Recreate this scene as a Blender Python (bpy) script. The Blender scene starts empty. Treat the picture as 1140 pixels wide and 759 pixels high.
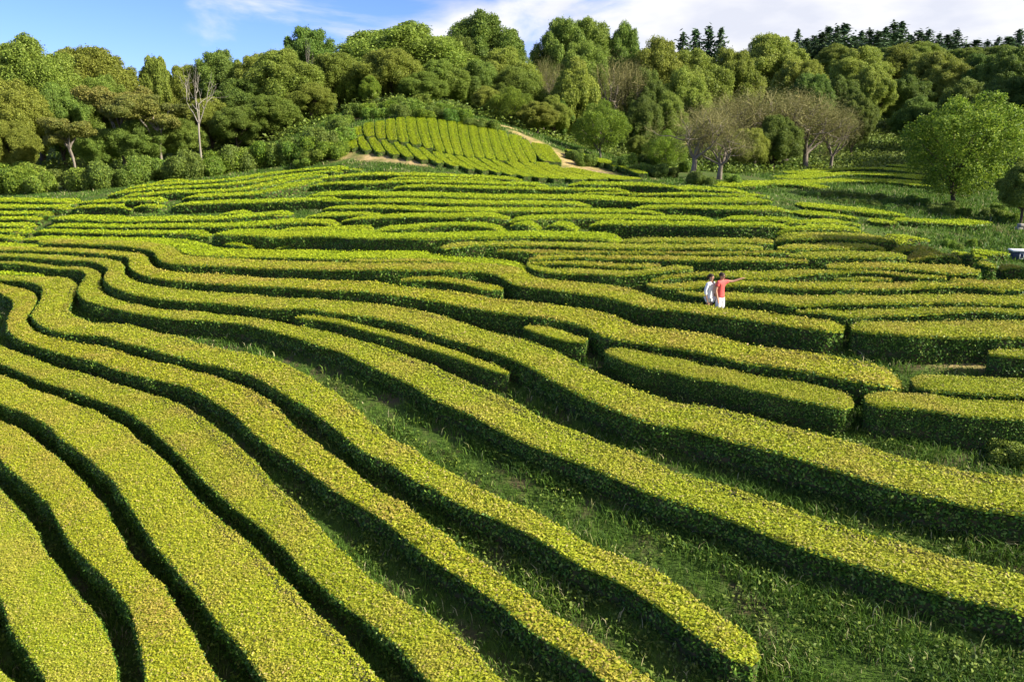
import bpy, math, random
import numpy as np
from mathutils import Vector
RNG = np.random.default_rng(7)
random.seed(7)
scene = bpy.context.scene
COL = scene.collection

# ------------------------------------------------------------------ camera, sky, sun, exposure
FPX = 820.0                      # focal length in pixels of a 1140 px wide frame
PITCH = math.atan((379.5 - 150.0) / FPX)
CAM_Z = 12.9
cam_data = bpy.data.cameras.new('camera')
cam_data.sensor_width = 36.0
cam_data.lens = 36.0 * FPX / 1140.0
cam_data.clip_end = 4000.0
cam_data.clip_start = 0.1
cam = bpy.data.objects.new('camera', cam_data)
COL.objects.link(cam)
cam.location = (0, 0, CAM_Z)
cam.rotation_euler = (math.pi / 2 - PITCH, 0, 0)
scene.camera = cam

SUN_EL = math.radians(33)
SUN_AZ = math.radians(109)        # clockwise from +Y: from the right of the picture
S = Vector((math.cos(SUN_EL) * math.sin(SUN_AZ), math.cos(SUN_EL) * math.cos(SUN_AZ), math.sin(SUN_EL)))
sun_data = bpy.data.lights.new('sun', 'SUN')
sun_data.energy = 4.9
sun_data.angle = math.radians(0.5)
sun_data.color = (1.0, 0.93, 0.80)
sun = bpy.data.objects.new('sun', sun_data)
COL.objects.link(sun)
sun.location = (60, 0, 60)
sun.rotation_euler = S.to_track_quat('Z', 'Y').to_euler()

scene.view_settings.view_transform = 'Standard'
scene.view_settings.look = 'None'
scene.view_settings.exposure = 1.14
scene.view_settings.gamma = 1.0

world = bpy.data.worlds.new('World')
scene.world = world
world.use_nodes = True
nt = world.node_tree
nt.nodes.clear()
N, L = nt.nodes.new, nt.links.new
out = N('ShaderNodeOutputWorld'); bg = N('ShaderNodeBackground')
sky = N('ShaderNodeTexSky'); sky.sky_type = 'NISHITA'; sky.sun_disc = False
sky.sun_elevation = SUN_EL; sky.sun_rotation = SUN_AZ
sky.air_density = 1.0; sky.dust_density = 0.15; sky.ozone_density = 3.0; sky.altitude = 400
tc = N('ShaderNodeTexCoord')
sep = N('ShaderNodeSeparateXYZ'); L(tc.outputs['Generated'], sep.inputs[0])
mp = N('ShaderNodeMapping'); mp.inputs['Scale'].default_value = (3.2, 3.2, 9.0); mp.inputs['Location'].default_value = (0.35, 0.2, 0.1)
L(tc.outputs['Generated'], mp.inputs[0])
n1 = N('ShaderNodeTexNoise'); n1.inputs['Scale'].default_value = 1.1; n1.inputs['Detail'].default_value = 9; n1.inputs['Roughness'].default_value = 0.55
n1.inputs['Distortion'].default_value = 0.5
L(mp.outputs[0], n1.inputs['Vector'])
# more cloud towards the east (right), only wisps in the west
ax = N('ShaderNodeMath'); ax.operation = 'MULTIPLY_ADD'; ax.inputs[1].default_value = 0.55; ax.inputs[2].default_value = 0.03
L(sep.outputs['X'], ax.inputs[0])
clx = N('ShaderNodeClamp'); clx.inputs['Min'].default_value = -0.055; clx.inputs['Max'].default_value = 0.22
L(ax.outputs[0], clx.inputs['Value'])
ad = N('ShaderNodeMath'); ad.operation = 'ADD'; L(n1.outputs['Fac'], ad.inputs[0]); L(clx.outputs[0], ad.inputs[1])
cr = N('ShaderNodeValToRGB'); cr.color_ramp.elements[0].position = 0.47; cr.color_ramp.elements[1].position = 0.66
cr.color_ramp.interpolation = 'EASE'
L(ad.outputs[0], cr.inputs[0])
n2 = N('ShaderNodeTexNoise'); n2.inputs['Scale'].default_value = 2.3; n2.inputs['Detail'].default_value = 6
L(mp.outputs[0], n2.inputs['Vector'])
cc = N('ShaderNodeValToRGB')
cc.color_ramp.elements[0].position = 0.38; cc.color_ramp.elements[0].color = (0.74, 0.77, 0.88, 1)
cc.color_ramp.elements[1].position = 0.60; cc.color_ramp.elements[1].color = (0.97, 0.97, 1.0, 1)
L(n2.outputs['Fac'], cc.inputs[0])
SKY_STR = 0.135
csc = N('ShaderNodeVectorMath'); csc.operation = 'SCALE'; csc.inputs['Scale'].default_value = 0.50 / SKY_STR
L(cc.outputs[0], csc.inputs[0])
tint = N('ShaderNodeMix'); tint.data_type = 'RGBA'; tint.blend_type = 'MULTIPLY'; tint.inputs[0].default_value = 1.0
tint.inputs[7].default_value = (0.34, 0.41, 0.76, 1)
L(sky.outputs[0], tint.inputs[6])
mx = N('ShaderNodeMix'); mx.data_type = 'RGBA'
L(cr.outputs[0], mx.inputs[0]); L(tint.outputs[2], mx.inputs[6]); L(csc.outputs[0], mx.inputs[7])
L(mx.outputs[2], bg.inputs['Color']); bg.inputs['Strength'].default_value = SKY_STR
L(bg.outputs[0], out.inputs['Surface'])

# ------------------------------------------------------------------ helpers
def ray(px, py):
    """x/y and z/y slopes of the sight line through a point of the photograph"""
    u = (np.asarray(px, float) - 570.0) / FPX
    v = (np.asarray(py, float) - 379.5) / FPX
    c, s = math.cos(PITCH), math.sin(PITCH)
    dy = c - v * s
    return u / dy, (-s - v * c) / dy

def tag(o, label=None, cat=None, group=None, kind=None):
    if label: o['label'] = label
    if cat: o['category'] = cat
    if group: o['group'] = group
    if kind: o['kind'] = kind
    return o

def np_mesh(name, verts, faces, mats, midx=None, rnd=None, smooth=False):
    """mesh from numpy arrays; faces is (n,4) or (n,3)"""
    me = bpy.data.meshes.new(name)
    verts = np.ascontiguousarray(verts, np.float32); faces = np.ascontiguousarray(faces, np.int32)
    k = faces.shape[1]
    me.vertices.add(len(verts)); me.vertices.foreach_set('co', verts.ravel())
    me.loops.add(faces.size); me.loops.foreach_set('vertex_index', faces.ravel())
    me.polygons.add(len(faces))
    me.polygons.foreach_set('loop_start', np.arange(0, faces.size, k, dtype=np.int32))
    me.polygons.foreach_set('loop_total', np.full(len(faces), k, np.int32))
    for m in mats: me.materials.append(m)
    if midx is not None: me.polygons.foreach_set('material_index', np.ascontiguousarray(midx, np.int32))
    if smooth: me.polygons.foreach_set('use_smooth', np.ones(len(faces), bool))
    if rnd is not None:
        a = me.attributes.new('rnd', 'FLOAT', 'POINT'); a.data.foreach_set('value', np.ascontiguousarray(rnd, np.float32))
    me.update(calc_edges=True)
    return me

def link(name, me, parent=None, loc=None):
    o = bpy.data.objects.new(name, me); COL.objects.link(o)
    if parent is not None: o.parent = parent
    if loc is not None: o.location = loc
    return o

class Acc:
    """collects quads of several shapes into one mesh"""
    def __init__(s): s.v=[]; s.f=[]; s.m=[]; s.r=[]; s.n=0
    def add(s, v, f, m=0, r=None):
        v = np.asarray(v, float); f = np.asarray(f, int)
        s.v.append(v); s.f.append(f + s.n); s.m.append(np.full(len(f), m)); s.n += len(v)
        s.r.append(np.full(len(v), 0.5) if r is None else r)
    def mesh(s, name, mats, smooth=False):
        return np_mesh(name, np.concatenate(s.v), np.concatenate(s.f), mats, np.concatenate(s.m), np.concatenate(s.r), smooth)

def unit(a):
    return a / np.maximum(np.linalg.norm(a, axis=-1, keepdims=True), 1e-9)

def leaf_quads(c, n, size, rng, tilt=0.8, aspect=0.6, updir=None):
    """one rhombic leaf per centre c with normal near n; returns verts (4k,3), faces, rnd"""
    k = len(c)
    nn = unit(n + rng.normal(0, tilt, (k, 3)))
    t = rng.normal(0, 1, (k, 3))
    if updir is not None: t = t * 0.6 + updir
    t = unit(t - nn * np.sum(t * nn, 1, keepdims=True))
    b = np.cross(nn, t)
    s = (size * rng.uniform(0.65, 1.35, k))[:, None]
    bend = nn * s * rng.uniform(-0.15, 0.15, (k, 1))
    v = np.empty((k, 4, 3))
    v[:, 0] = c - t * s * 0.5 + bend; v[:, 1] = c + b * s * aspect * 0.5 - bend
    v[:, 2] = c + t * s * 0.5 + bend; v[:, 3] = c - b * s * aspect * 0.5 - bend
    f = np.arange(4 * k).reshape(k, 4)
    return v.reshape(-1, 3), f, np.repeat(rng.uniform(0, 1, k), 4)

def tube(path, radii, sides=6):
    path = np.asarray(path, float); k = len(path)
    radii = np.broadcast_to(np.asarray(radii, float), (k,))
    t = np.gradient(path, axis=0); t = unit(t)
    ref = np.where(np.abs(t[:, 2:3]) > 0.9, np.array([[1., 0, 0]]), np.array([[0, 0, 1.]]))
    a = unit(np.cross(t, ref)); b = np.cross(t, a)
    an = np.arange(sides) * 2 * np.pi / sides
    v = path[:, None] + radii[:, None, None] * (a[:, None] * np.cos(an)[None, :, None] + b[:, None] * np.sin(an)[None, :, None])
    i = np.arange(k - 1)[:, None]; j = np.arange(sides)[None]
    f = np.stack([i * sides + j, i * sides + (j + 1) % sides, (i + 1) * sides + (j + 1) % sides, (i + 1) * sides + j], -1).reshape(-1, 4)
    return v.reshape(-1, 3), f

# ------------------------------------------------------------------ materials
def new_mat(name):
    m = bpy.data.materials.new(name); m.use_nodes = True; m.node_tree.nodes.clear(); return m

def leaf_mat(name, stops, trans=0.3, rough=0.6, noise=None, spec=0.25, var=0.0):
    """leaf colours picked per leaf from a ramp; noise=(scale, colour, amount) blends a second colour in broad patches"""
    m = new_mat(name); nt = m.node_tree; N, L = nt.nodes.new, nt.links.new
    out = N('ShaderNodeOutputMaterial')
    at = N('ShaderNodeAttribute'); at.attribute_name = 'rnd'
    cr = N('ShaderNodeValToRGB'); e = cr.color_ramp.elements
    e[0].position, e[0].color = stops[0][0], (*stops[0][1], 1); e[1].position, e[1].color = stops[-1][0], (*stops[-1][1], 1)
    for p, c in stops[1:-1]:
        q = e.new(p); q.color = (*c, 1)
    L(at.outputs['Fac'], cr.inputs[0]); col = cr.outputs[0]
    if noise:
        geo = N('ShaderNodeNewGeometry'); tn = N('ShaderNodeTexNoise'); tn.inputs['Scale'].default_value = noise[0]; tn.inputs['Detail'].default_value = 4
        L(geo.outputs['Position'], tn.inputs['Vector'])
        r2 = N('ShaderNodeValToRGB'); r2.color_ramp.elements[0].position = 0.45; r2.color_ramp.elements[1].position = 0.68
        r2.color_ramp.elements[1].color = (noise[2],) * 3 + (1,)
        L(tn.outputs['Fac'], r2.inputs[0])
        mx = N('ShaderNodeMix'); mx.data_type = 'RGBA'; L(r2.outputs[0], mx.inputs[0]); L(col, mx.inputs[6]); mx.inputs[7].default_value = (*noise[1], 1)
        col = mx.outputs[2]
    if var:
        oi = N('ShaderNodeObjectInfo'); hs = N('ShaderNodeHueSaturation')
        mr = N('ShaderNodeMapRange'); mr.inputs['To Min'].default_value = 0.5 - var * 0.02; mr.inputs['To Max'].default_value = 0.5 + var * 0.045
        L(oi.outputs['Random'], mr.inputs['Value']); L(mr.outputs[0], hs.inputs['Hue'])
        mr2 = N('ShaderNodeMapRange'); mr2.inputs['To Min'].default_value = 1 - var * 0.3; mr2.inputs['To Max'].default_value = 1 + var * 0.3
        mlt = N('ShaderNodeMath'); mlt.operation = 'MULTIPLY'; mlt.inputs[1].default_value = 7.31; fr = N('ShaderNodeMath'); fr.operation = 'FRACT'
        L(oi.outputs['Random'], mlt.inputs[0]); L(mlt.outputs[0], fr.inputs[0]); L(fr.outputs[0], mr2.inputs['Value']); L(mr2.outputs[0], hs.inputs['Value'])
        L(col, hs.inputs['Color']); col = hs.outputs[0]
    pb = N('ShaderNodeBsdfPrincipled'); pb.inputs['Roughness'].default_value = rough; pb.inputs['Specular IOR Level'].default_value = spec
    L(col, pb.inputs['Base Color'])
    tr = N('ShaderNodeBsdfTranslucent'); L(col, tr.inputs['Color'])
    ms = N('ShaderNodeMixShader'); ms.inputs[0].default_value = trans
    L(pb.outputs[0], ms.inputs[1]); L(tr.outputs[0], ms.inputs[2]); L(ms.outputs[0], out.inputs['Surface'])
    return m

def noise_mat(name, cols, scale=2.0, rough=0.9, detail=8, bump=0.0, spec=0.2, coord='Position', pos=(0.35, 0.65)):
    m = new_mat(name); nt = m.node_tree; N, L = nt.nodes.new, nt.links.new
    out = N('ShaderNodeOutputMaterial'); pb = N('ShaderNodeBsdfPrincipled')
    if coord == 'Position': g = N('ShaderNodeNewGeometry'); vec = g.outputs['Position']
    else: g = N('ShaderNodeTexCoord'); vec = g.outputs['Object']
    tn = N('ShaderNodeTexNoise'); tn.inputs['Scale'].default_value = scale; tn.inputs['Detail'].default_value = detail; tn.inputs['Roughness'].default_value = 0.6
    L(vec, tn.inputs['Vector'])
    cr = N('ShaderNodeValToRGB'); e = cr.color_ramp.elements; k = len(cols)
    e[0].position, e[0].color = pos[0], (*cols[0], 1); e[1].position, e[1].color = pos[1], (*cols[-1], 1)
    for i in range(1, k - 1):
        q = e.new(pos[0] + (pos[1] - pos[0]) * i / (k - 1)); q.color = (*cols[i], 1)
    L(tn.outputs['Fac'], cr.inputs[0]); L(cr.outputs[0], pb.inputs['Base Color'])
    pb.inputs['Roughness'].default_value = rough; pb.inputs['Specular IOR Level'].default_value = spec
    if bump:
        b = N('ShaderNodeBump'); b.inputs['Strength'].default_value = bump; b.inputs['Distance'].default_value = 0.1
        L(tn.outputs['Fac'], b.inputs['Height']); L(b.outputs[0], pb.inputs['Normal'])
    L(pb.outputs[0], out.inputs['Surface'])
    return m

M = {}
M['shoot'] = leaf_mat('young_tea_shoots', [(0.0, (0.17, 0.22, 0.016)), (0.12, (0.26, 0.31, 0.018)), (0.45, (0.36, 0.385, 0.016)), (0.78, (0.425, 0.42, 0.026)),
                                          (0.92, (0.44, 0.40, 0.08)), (1.0, (0.42, 0.31, 0.15))], trans=0.25, noise=(0.7, (0.43, 0.32, 0.07), 0.6), var=0.3)
M['shoot_far'] = leaf_mat('far_tea_shoots', [(0.0, (0.24, 0.32, 0.008)), (0.3, (0.32, 0.43, 0.012)), (0.8, (0.39, 0.49, 0.014)), (1.0, (0.46, 0.48, 0.03))], trans=0.25, noise=(0.15, (0.40, 0.44, 0.02), 0.5))
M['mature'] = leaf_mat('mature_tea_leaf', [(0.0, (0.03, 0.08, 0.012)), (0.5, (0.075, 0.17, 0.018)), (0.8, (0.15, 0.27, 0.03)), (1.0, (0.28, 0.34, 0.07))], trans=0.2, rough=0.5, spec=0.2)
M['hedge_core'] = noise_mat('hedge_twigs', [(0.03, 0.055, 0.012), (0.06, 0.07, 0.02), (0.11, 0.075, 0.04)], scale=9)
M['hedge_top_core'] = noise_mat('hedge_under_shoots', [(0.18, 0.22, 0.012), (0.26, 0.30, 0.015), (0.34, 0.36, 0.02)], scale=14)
M['grass'] = leaf_mat('grass_blades', [(0.0, (0.04, 0.09, 0.012)), (0.5, (0.085, 0.17, 0.018)), (0.80, (0.14, 0.24, 0.025)), (0.90, (0.26, 0.30, 0.06)), (1.0, (0.50, 0.45, 0.24))], trans=0.3)
M['bark'] = noise_mat('bark', [(0.06, 0.045, 0.03), (0.13, 0.10, 0.07)], scale=5, coord='Object', bump=0.4)
M['pale_bark'] = noise_mat('pale_bark', [(0.22, 0.19, 0.15), (0.40, 0.36, 0.30)], scale=6, coord='Object')
M['grey_bark'] = noise_mat('grey_bark', [(0.16, 0.13, 0.10), (0.28, 0.24, 0.19)], scale=6, coord='Object')
M['olive'] = leaf_mat('olive_foliage', [(0.0, (0.12, 0.16, 0.022)), (0.5, (0.23, 0.29, 0.035)), (1.0, (0.36, 0.40, 0.07))], trans=0.35, noise=(0.18, (0.28, 0.28, 0.05), 0.3), var=0.6)
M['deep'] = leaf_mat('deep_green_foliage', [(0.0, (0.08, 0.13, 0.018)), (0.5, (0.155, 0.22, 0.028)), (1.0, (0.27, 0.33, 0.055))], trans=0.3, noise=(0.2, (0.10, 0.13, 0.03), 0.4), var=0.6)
M['rusty'] = leaf_mat('rusty_foliage', [(0.0, (0.11, 0.12, 0.02)), (0.5, (0.22, 0.21, 0.035)), (1.0, (0.32, 0.27, 0.07))], trans=0.2, noise=(0.3, (0.12, 0.15, 0.03), 0.6), var=0.4)
M['bright'] = leaf_mat('bright_leaf_foliage', [(0.0, (0.07, 0.13, 0.015)), (0.5, (0.19, 0.29, 0.024)), (1.0, (0.38, 0.46, 0.05))], trans=0.4, noise=(0.5, (0.10, 0.17, 0.02), 0.6), var=0.3)
M['twiggy'] = leaf_mat('dry_twigs_and_leaves', [(0.0, (0.15, 0.155, 0.045)), (0.5, (0.24, 0.235, 0.075)), (1.0, (0.34, 0.30, 0.12))], trans=0.3, var=0.3)
M['conifer'] = leaf_mat('conifer_needles', [(0.0, (0.035, 0.065, 0.028)), (0.6, (0.06, 0.11, 0.04)), (1.0, (0.10, 0.16, 0.055))], trans=0.1, var=0.4)
M['shrub'] = leaf_mat('shrub_foliage', [(0.0, (0.08, 0.14, 0.018)), (0.5, (0.17, 0.26, 0.025)), (0.9, (0.27, 0.36, 0.04)), (1.0, (0.32, 0.32, 0.10))], trans=0.25, var=0.7)
M['fern'] = leaf_mat('fern_slope', [(0.0, (0.06, 0.11, 0.015)), (0.5, (0.13, 0.20, 0.025)), (1.0, (0.24, 0.31, 0.04))], trans=0.25, noise=(0.12, (0.15, 0.17, 0.04), 0.6))
# ------------------------------------------------------------------ the lie of the land (a thin-plate spline through surveyed points)
ctrl = []
def cw(x, y, z): ctrl.append((x, y, z))
def cp(px, py, d):
    a, b = ray(px, py); ctrl.append((a * d, d, CAM_Z + b * d))
for x, y in [(-25, 8), (-12, 8), (0, 4), (12, 4), (24, 6), (-25, 20), (-12, 15), (0, 12), (9, 10), (9, 17), (0, 20), (-12, 25), (0, 28), (7, 25.7), (-26, 33), (-13, 36), (-42, 20), (-48, 35), (17, 12)]:
    cw(x, y, 0.12 * x + 0.22 * y)
for p in [(1140, 466, 18.5), (1140, 350, 24), (1000, 300, 29.5), (1130, 293, 36), (1140, 253, 45), (1085, 236, 50), (950, 207, 64), (1000, 186, 80),
          (900, 262, 36), (800, 300, 30), (800, 250, 40), (800, 210, 50), (880, 217, 52), (700, 262, 38), (700, 232, 45), (700, 203, 56),
          (0, 262, 47), (0, 222, 60), (0, 300, 40), (220, 300, 36), (220, 250, 45), (200, 205, 60), (110, 203, 66), (450, 300, 32), (450, 262, 38.5), (450, 228, 46),
          (450, 193, 57), (580, 212, 51), (430, 158, 68), (430, 132, 76), (395, 143, 72), (560, 146, 75), (600, 176, 67), (640, 200, 60), (520, 170, 66),
          (330, 190, 64), (300, 170, 74), (260, 165, 82), (420, 118, 84), (520, 128, 84), (700, 185, 76), (830, 197, 66), (760, 200, 62)]:
    cp(*p)
for p in [(-75, 70, 7), (-60, 100, 10), (-110, 120, 13), (-30, 105, 14), (-10, 104, 14.5), (10, 100, 11), (25, 95, 8.6), (-40, 160, 17), (10, 140, 15), (40, 85, 8.2), (50, 100, 8.6),
          (40, 130, 12), (75, 130, 12.5), (80, 100, 9), (95, 85, 9), (60, 160, 17), (75, 180, 22), (110, 190, 25), (20, 200, 22), (75, 210, 29), (105, 212, 29), (55, 205, 27), (75, 245, 31), (150, 230, 32), (150, 150, 18), (180, 100, 15),
          (-160, 60, 8), (-160, 200, 20), (60, 40, 7), (110, 40, 8), (60, 10, 6), (-80, 10, -6), (-160, -10, -10), (110, -10, 6), (10, 300, 30), (130, 320, 34), (-90, 300, 26), (230, 320, 36), (240, -10, 10), (0, -10, -2)]:
    cw(*p)
ctrl = np.array(ctrl)
def _phi(r2): return 0.5 * r2 * np.log(np.maximum(r2, 1e-12))
_n = len(ctrl)
_K = _phi(((ctrl[:, None, :2] - ctrl[None, :, :2]) ** 2).sum(-1)) + np.eye(_n) * 6.0
_P = np.c_[np.ones(_n), ctrl[:, :2]]
_A = np.block([[_K, _P], [_P.T, np.zeros((3, 3))]])
_w = np.linalg.solve(_A, np.r_[ctrl[:, 2], 0, 0, 0])
GX0, GX1, GY0, GY1, GS = -200, 260, -14, 340, 1.0
_gx = np.arange(GX0, GX1 + 1e-6, GS); _gy = np.arange(GY0, GY1 + 1e-6, GS)
HG = np.empty((len(_gy), len(_gx)))
for _i, _yy in enumerate(_gy):
    q = np.c_[_gx, np.full(len(_gx), _yy)]
    HG[_i] = _phi(((q[:, None] - ctrl[None, :, :2]) ** 2).sum(-1)) @ _w[:_n] + _w[_n] + q @ _w[_n + 1:]
def H(x, y):
    x = np.clip((np.asarray(x, float) - GX0) / GS, 0, len(_gx) - 1.001); y = np.clip((np.asarray(y, float) - GY0) / GS, 0, len(_gy) - 1.001)
    i = x.astype(int); j = y.astype(int); fx = x - i; fy = y - j
    return (HG[j, i] * (1 - fx) + HG[j, i + 1] * fx) * (1 - fy) + (HG[j + 1, i] * (1 - fx) + HG[j + 1, i + 1] * fx) * fy
_DS = 5 * 1.004 ** np.arange(1000)
def ground_at(px, py, up=0.0, dmin=5.0):
    """where the sight line through a photo point first meets the land (raised by up)"""
    a, b = ray(px, py); a = np.atleast_1d(a); b = np.atleast_1d(b)
    X = a[:, None] * _DS; Z = CAM_Z + b[:, None] * _DS
    under = (Z < H(X, np.broadcast_to(_DS, X.shape)) + up) & (_DS > dmin)
    k = np.where(under.any(1), under.argmax(1), len(_DS) - 1)
    lo = _DS[np.maximum(k - 1, 0)]; hi = _DS[k]
    for _ in range(14):
        mid = (lo + hi) / 2; below = CAM_Z + b * mid < H(a * mid, mid) + up
        hi = np.where(below, mid, hi); lo = np.where(below, lo, mid)
    return np.c_[a * hi, hi]

def ground_mat():
    m = new_mat('hillside_ground'); nt = m.node_tree; N, L = nt.nodes.new, nt.links.new
    out = N('ShaderNodeOutputMaterial'); pb = N('ShaderNodeBsdfPrincipled'); pb.inputs['Roughness'].default_value = 0.95; pb.inputs['Specular IOR Level'].default_value = 0.1
    g = N('ShaderNodeNewGeometry')
    def noise(sc, det=6):
        n = N('ShaderNodeTexNoise'); n.inputs['Scale'].default_value = sc; n.inputs['Detail'].default_value = det; n.inputs['Roughness'].default_value = 0.65
        L(g.outputs['Position'], n.inputs['Vector']); return n.outputs['Fac']
    c1 = N('ShaderNodeValToRGB'); e = c1.color_ramp.elements
    e[0].position, e[0].color = 0.3, (0.035, 0.065, 0.012, 1); e[1].position, e[1].color = 0.7, (0.085, 0.14, 0.02, 1)
    L(noise(3.0), c1.inputs[0])
    c2 = N('ShaderNodeValToRGB'); e = c2.color_ramp.elements
    e[0].position, e[0].color = 0.50, (0, 0, 0, 1); e[1].position, e[1].color = 0.64, (0.8, 0.8, 0.8, 1)
    L(noise(0.9, 5), c2.inputs[0])
    mx = N('ShaderNodeMix'); mx.data_type = 'RGBA'; L(c2.outputs[0], mx.inputs[0]); L(c1.outputs[0], mx.inputs[6]); mx.inputs[7].default_value = (0.10, 0.075, 0.04, 1)
    # bare, straw-coloured soil where the attribute says so
    at = N('ShaderNodeAttribute'); at.attribute_name = 'rnd'
    c3 = N('ShaderNodeValToRGB'); e = c3.color_ramp.elements
    e[0].position, e[0].color = 0.35, (0.30, 0.24, 0.07, 1); e[1].position, e[1].color = 0.65, (0.48, 0.34, 0.17, 1)
    L(noise(0.8, 8), c3.inputs[0])
    nb = N('ShaderNodeMath'); nb.operation = 'MULTIPLY_ADD'; L(noise(1.6, 5), nb.inputs[0]); nb.inputs[1].default_value = 1.2; nb.inputs[2].default_value = -0.6
    sm = N('ShaderNodeMath'); sm.operation = 'ADD'; L(at.outputs['Fac'], sm.inputs[0]); L(nb.outputs[0], sm.inputs[1])
    mu = N('ShaderNodeMath'); mu.operation = 'MULTIPLY'; mu.use_clamp = True; L(sm.outputs[0], mu.inputs[0]); L(at.outputs['Fac'], mu.inputs[1])
    m2 = N('ShaderNodeMix'); m2.data_type = 'RGBA'; L(mu.outputs[0], m2.inputs[0]); L(mx.outputs[2], m2.inputs[6]); L(c3.outputs[0], m2.inputs[7])
    L(m2.outputs[2], pb.inputs['Base Color'])
    b = N('ShaderNodeBump'); b.inputs['Strength'].default_value = 0.6; b.inputs['Distance'].default_value = 0.15; L(noise(6.0), b.inputs['Height']); L(b.outputs[0], pb.inputs['Normal'])
    L(pb.outputs[0], out.inputs['Surface']); return m

STRIPS = []
def bare_at(x, y):
    o = np.zeros(len(x))
    for p, wd in STRIPS:
        for a, b in zip(p[:-1], p[1:]):
            ab = b - a; t = np.clip(((x - a[0]) * ab[0] + (y - a[1]) * ab[1]) / max(ab @ ab, 1e-6), 0, 1)
            np.maximum(o, np.clip(1.0 - np.hypot(x - a[0] - t * ab[0], y - a[1] - t * ab[1]) / wd, 0, 1), out=o)
    return o
def build_ground():
    xs = np.r_[np.arange(-1500, -200, 100), np.arange(-200, -46, 3), np.arange(-46, 46, 0.6), np.arange(46, 120, 2), np.arange(120, 260, 5), np.arange(300, 1600, 100)]
    ys = np.r_[np.arange(-400, -14, 50), np.arange(-14, 5, 2), np.arange(5, 60, 0.6), np.arange(60, 110, 1.2), np.arange(110, 340, 4), np.arange(350, 1600, 100)]
    X, Y = np.meshgrid(xs, ys)
    Z = H(X, Y)
    near = (np.abs(X) < 60) & (Y < 110)
    Z = Z + near * (0.04 * np.sin(X * 2.1 + np.sin(Y * 1.3)) * np.sin(Y * 1.7 + X * 0.4))
    Z = Z - 0.15 * np.maximum(0, np.abs(X - 30) - 230) - 0.15 * np.maximum(0, Y - 340)   # falls away behind the ridge
    # straw-coloured bare strips at the foot and on the right shoulder of the mound
    bare = np.zeros(X.size)
    def strip(pix, wd):
        p = ground_at(*zip(*pix)); STRIPS.append((p, wd))
        for a, b in zip(p[:-1], p[1:]):
            ab = b - a; t = np.clip(((X.ravel() - a[0]) * ab[0] + (Y.ravel() - a[1]) * ab[1]) / max(ab @ ab, 1e-6), 0, 1)
            d = np.hypot(X.ravel() - a[0] - t * ab[0], Y.ravel() - a[1] - t * ab[1])
            np.maximum(bare, np.clip(1.3 - d / wd, 0, 1), out=bare)
    strip([(608, 166), (625, 176), (640, 186), (660, 190)], 2.6)
    strip([(575, 148), (598, 158), (610, 168)], 1.4)
    strip([(660, 191), (700, 196), (735, 200)], 1.0)
    strip([(402, 175), (430, 178), (480, 184), (520, 189)], 1.1)
    strip([(388, 150), (385, 165), (380, 174)], 1.6)
    strip([(395, 131), (410, 127)], 2.2)
    strip([(540, 136), (570, 143)], 1.3)
    strip([(1040, 402), (1075, 405), (1095, 408)], 0.5)
    V = np.c_[X.ravel(), Y.ravel(), Z.ravel()]
    ny, nx = X.shape; i = np.arange(ny - 1)[:, None]; j = np.arange(nx - 1)[None]
    F = np.stack([i * nx + j, i * nx + j + 1, (i + 1) * nx + j + 1, (i + 1) * nx + j], -1).reshape(-1, 4)
    o = link('ground', np_mesh('ground', V, F, [ground_mat()], rnd=bare * (.75 + .5 * np.random.default_rng(2).random(len(bare))), smooth=True))
    tag(o, kind='structure')
build_ground()
# ------------------------------------------------------------------ tea hedges: front (downhill) edge of each clipped top, surveyed from the photograph
G_NEAR, G_MID, G_LEFT, G_FAR, G_RIGHT = 'tea hedges of the foreground slope', 'tea hedges on the middle terraces', 'tea rows of the left terraces', 'thin tea rows below the mound', 'tea hedges of the right terraces'
HD = []   # label, group, width, height, points
def g_left(g): return g in (G_NEAR, G_LEFT)
def hd(label, group, w, h, *pts):
    pts = list(pts)
    if pts[-1][1] >= 755:      # runs out of the picture at the bottom: carry it on
        (x0, y0), (x1, y1) = pts[-2:]; k = 130 / max(1.0, math.hypot(x1 - x0, y1 - y0)); pts.append((x1 + (x1 - x0) * k, y1 + (y1 - y0) * k))
    if pts[-1][0] >= 1140 and pts[-1][1] > 300:      # runs out of the picture at the right: carry it on
        (x0, y0), (x1, y1) = pts[-2:]; k = 130 / max(1.0, math.hypot(x1 - x0, y1 - y0)); pts.append((x1 + (x1 - x0) * k, y1 + (y1 - y0) * k))
    if pts[0][0] <= 0 and g_left(group):
        (x0, y0), (x1, y1) = pts[:2]; k = 90 / max(1.0, math.hypot(x1 - x0, y1 - y0)); pts.insert(0, (x0 - (x1 - x0) * k, y0 - (y1 - y0) * k))
    HD.append((label, group, w, h, pts))

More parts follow.
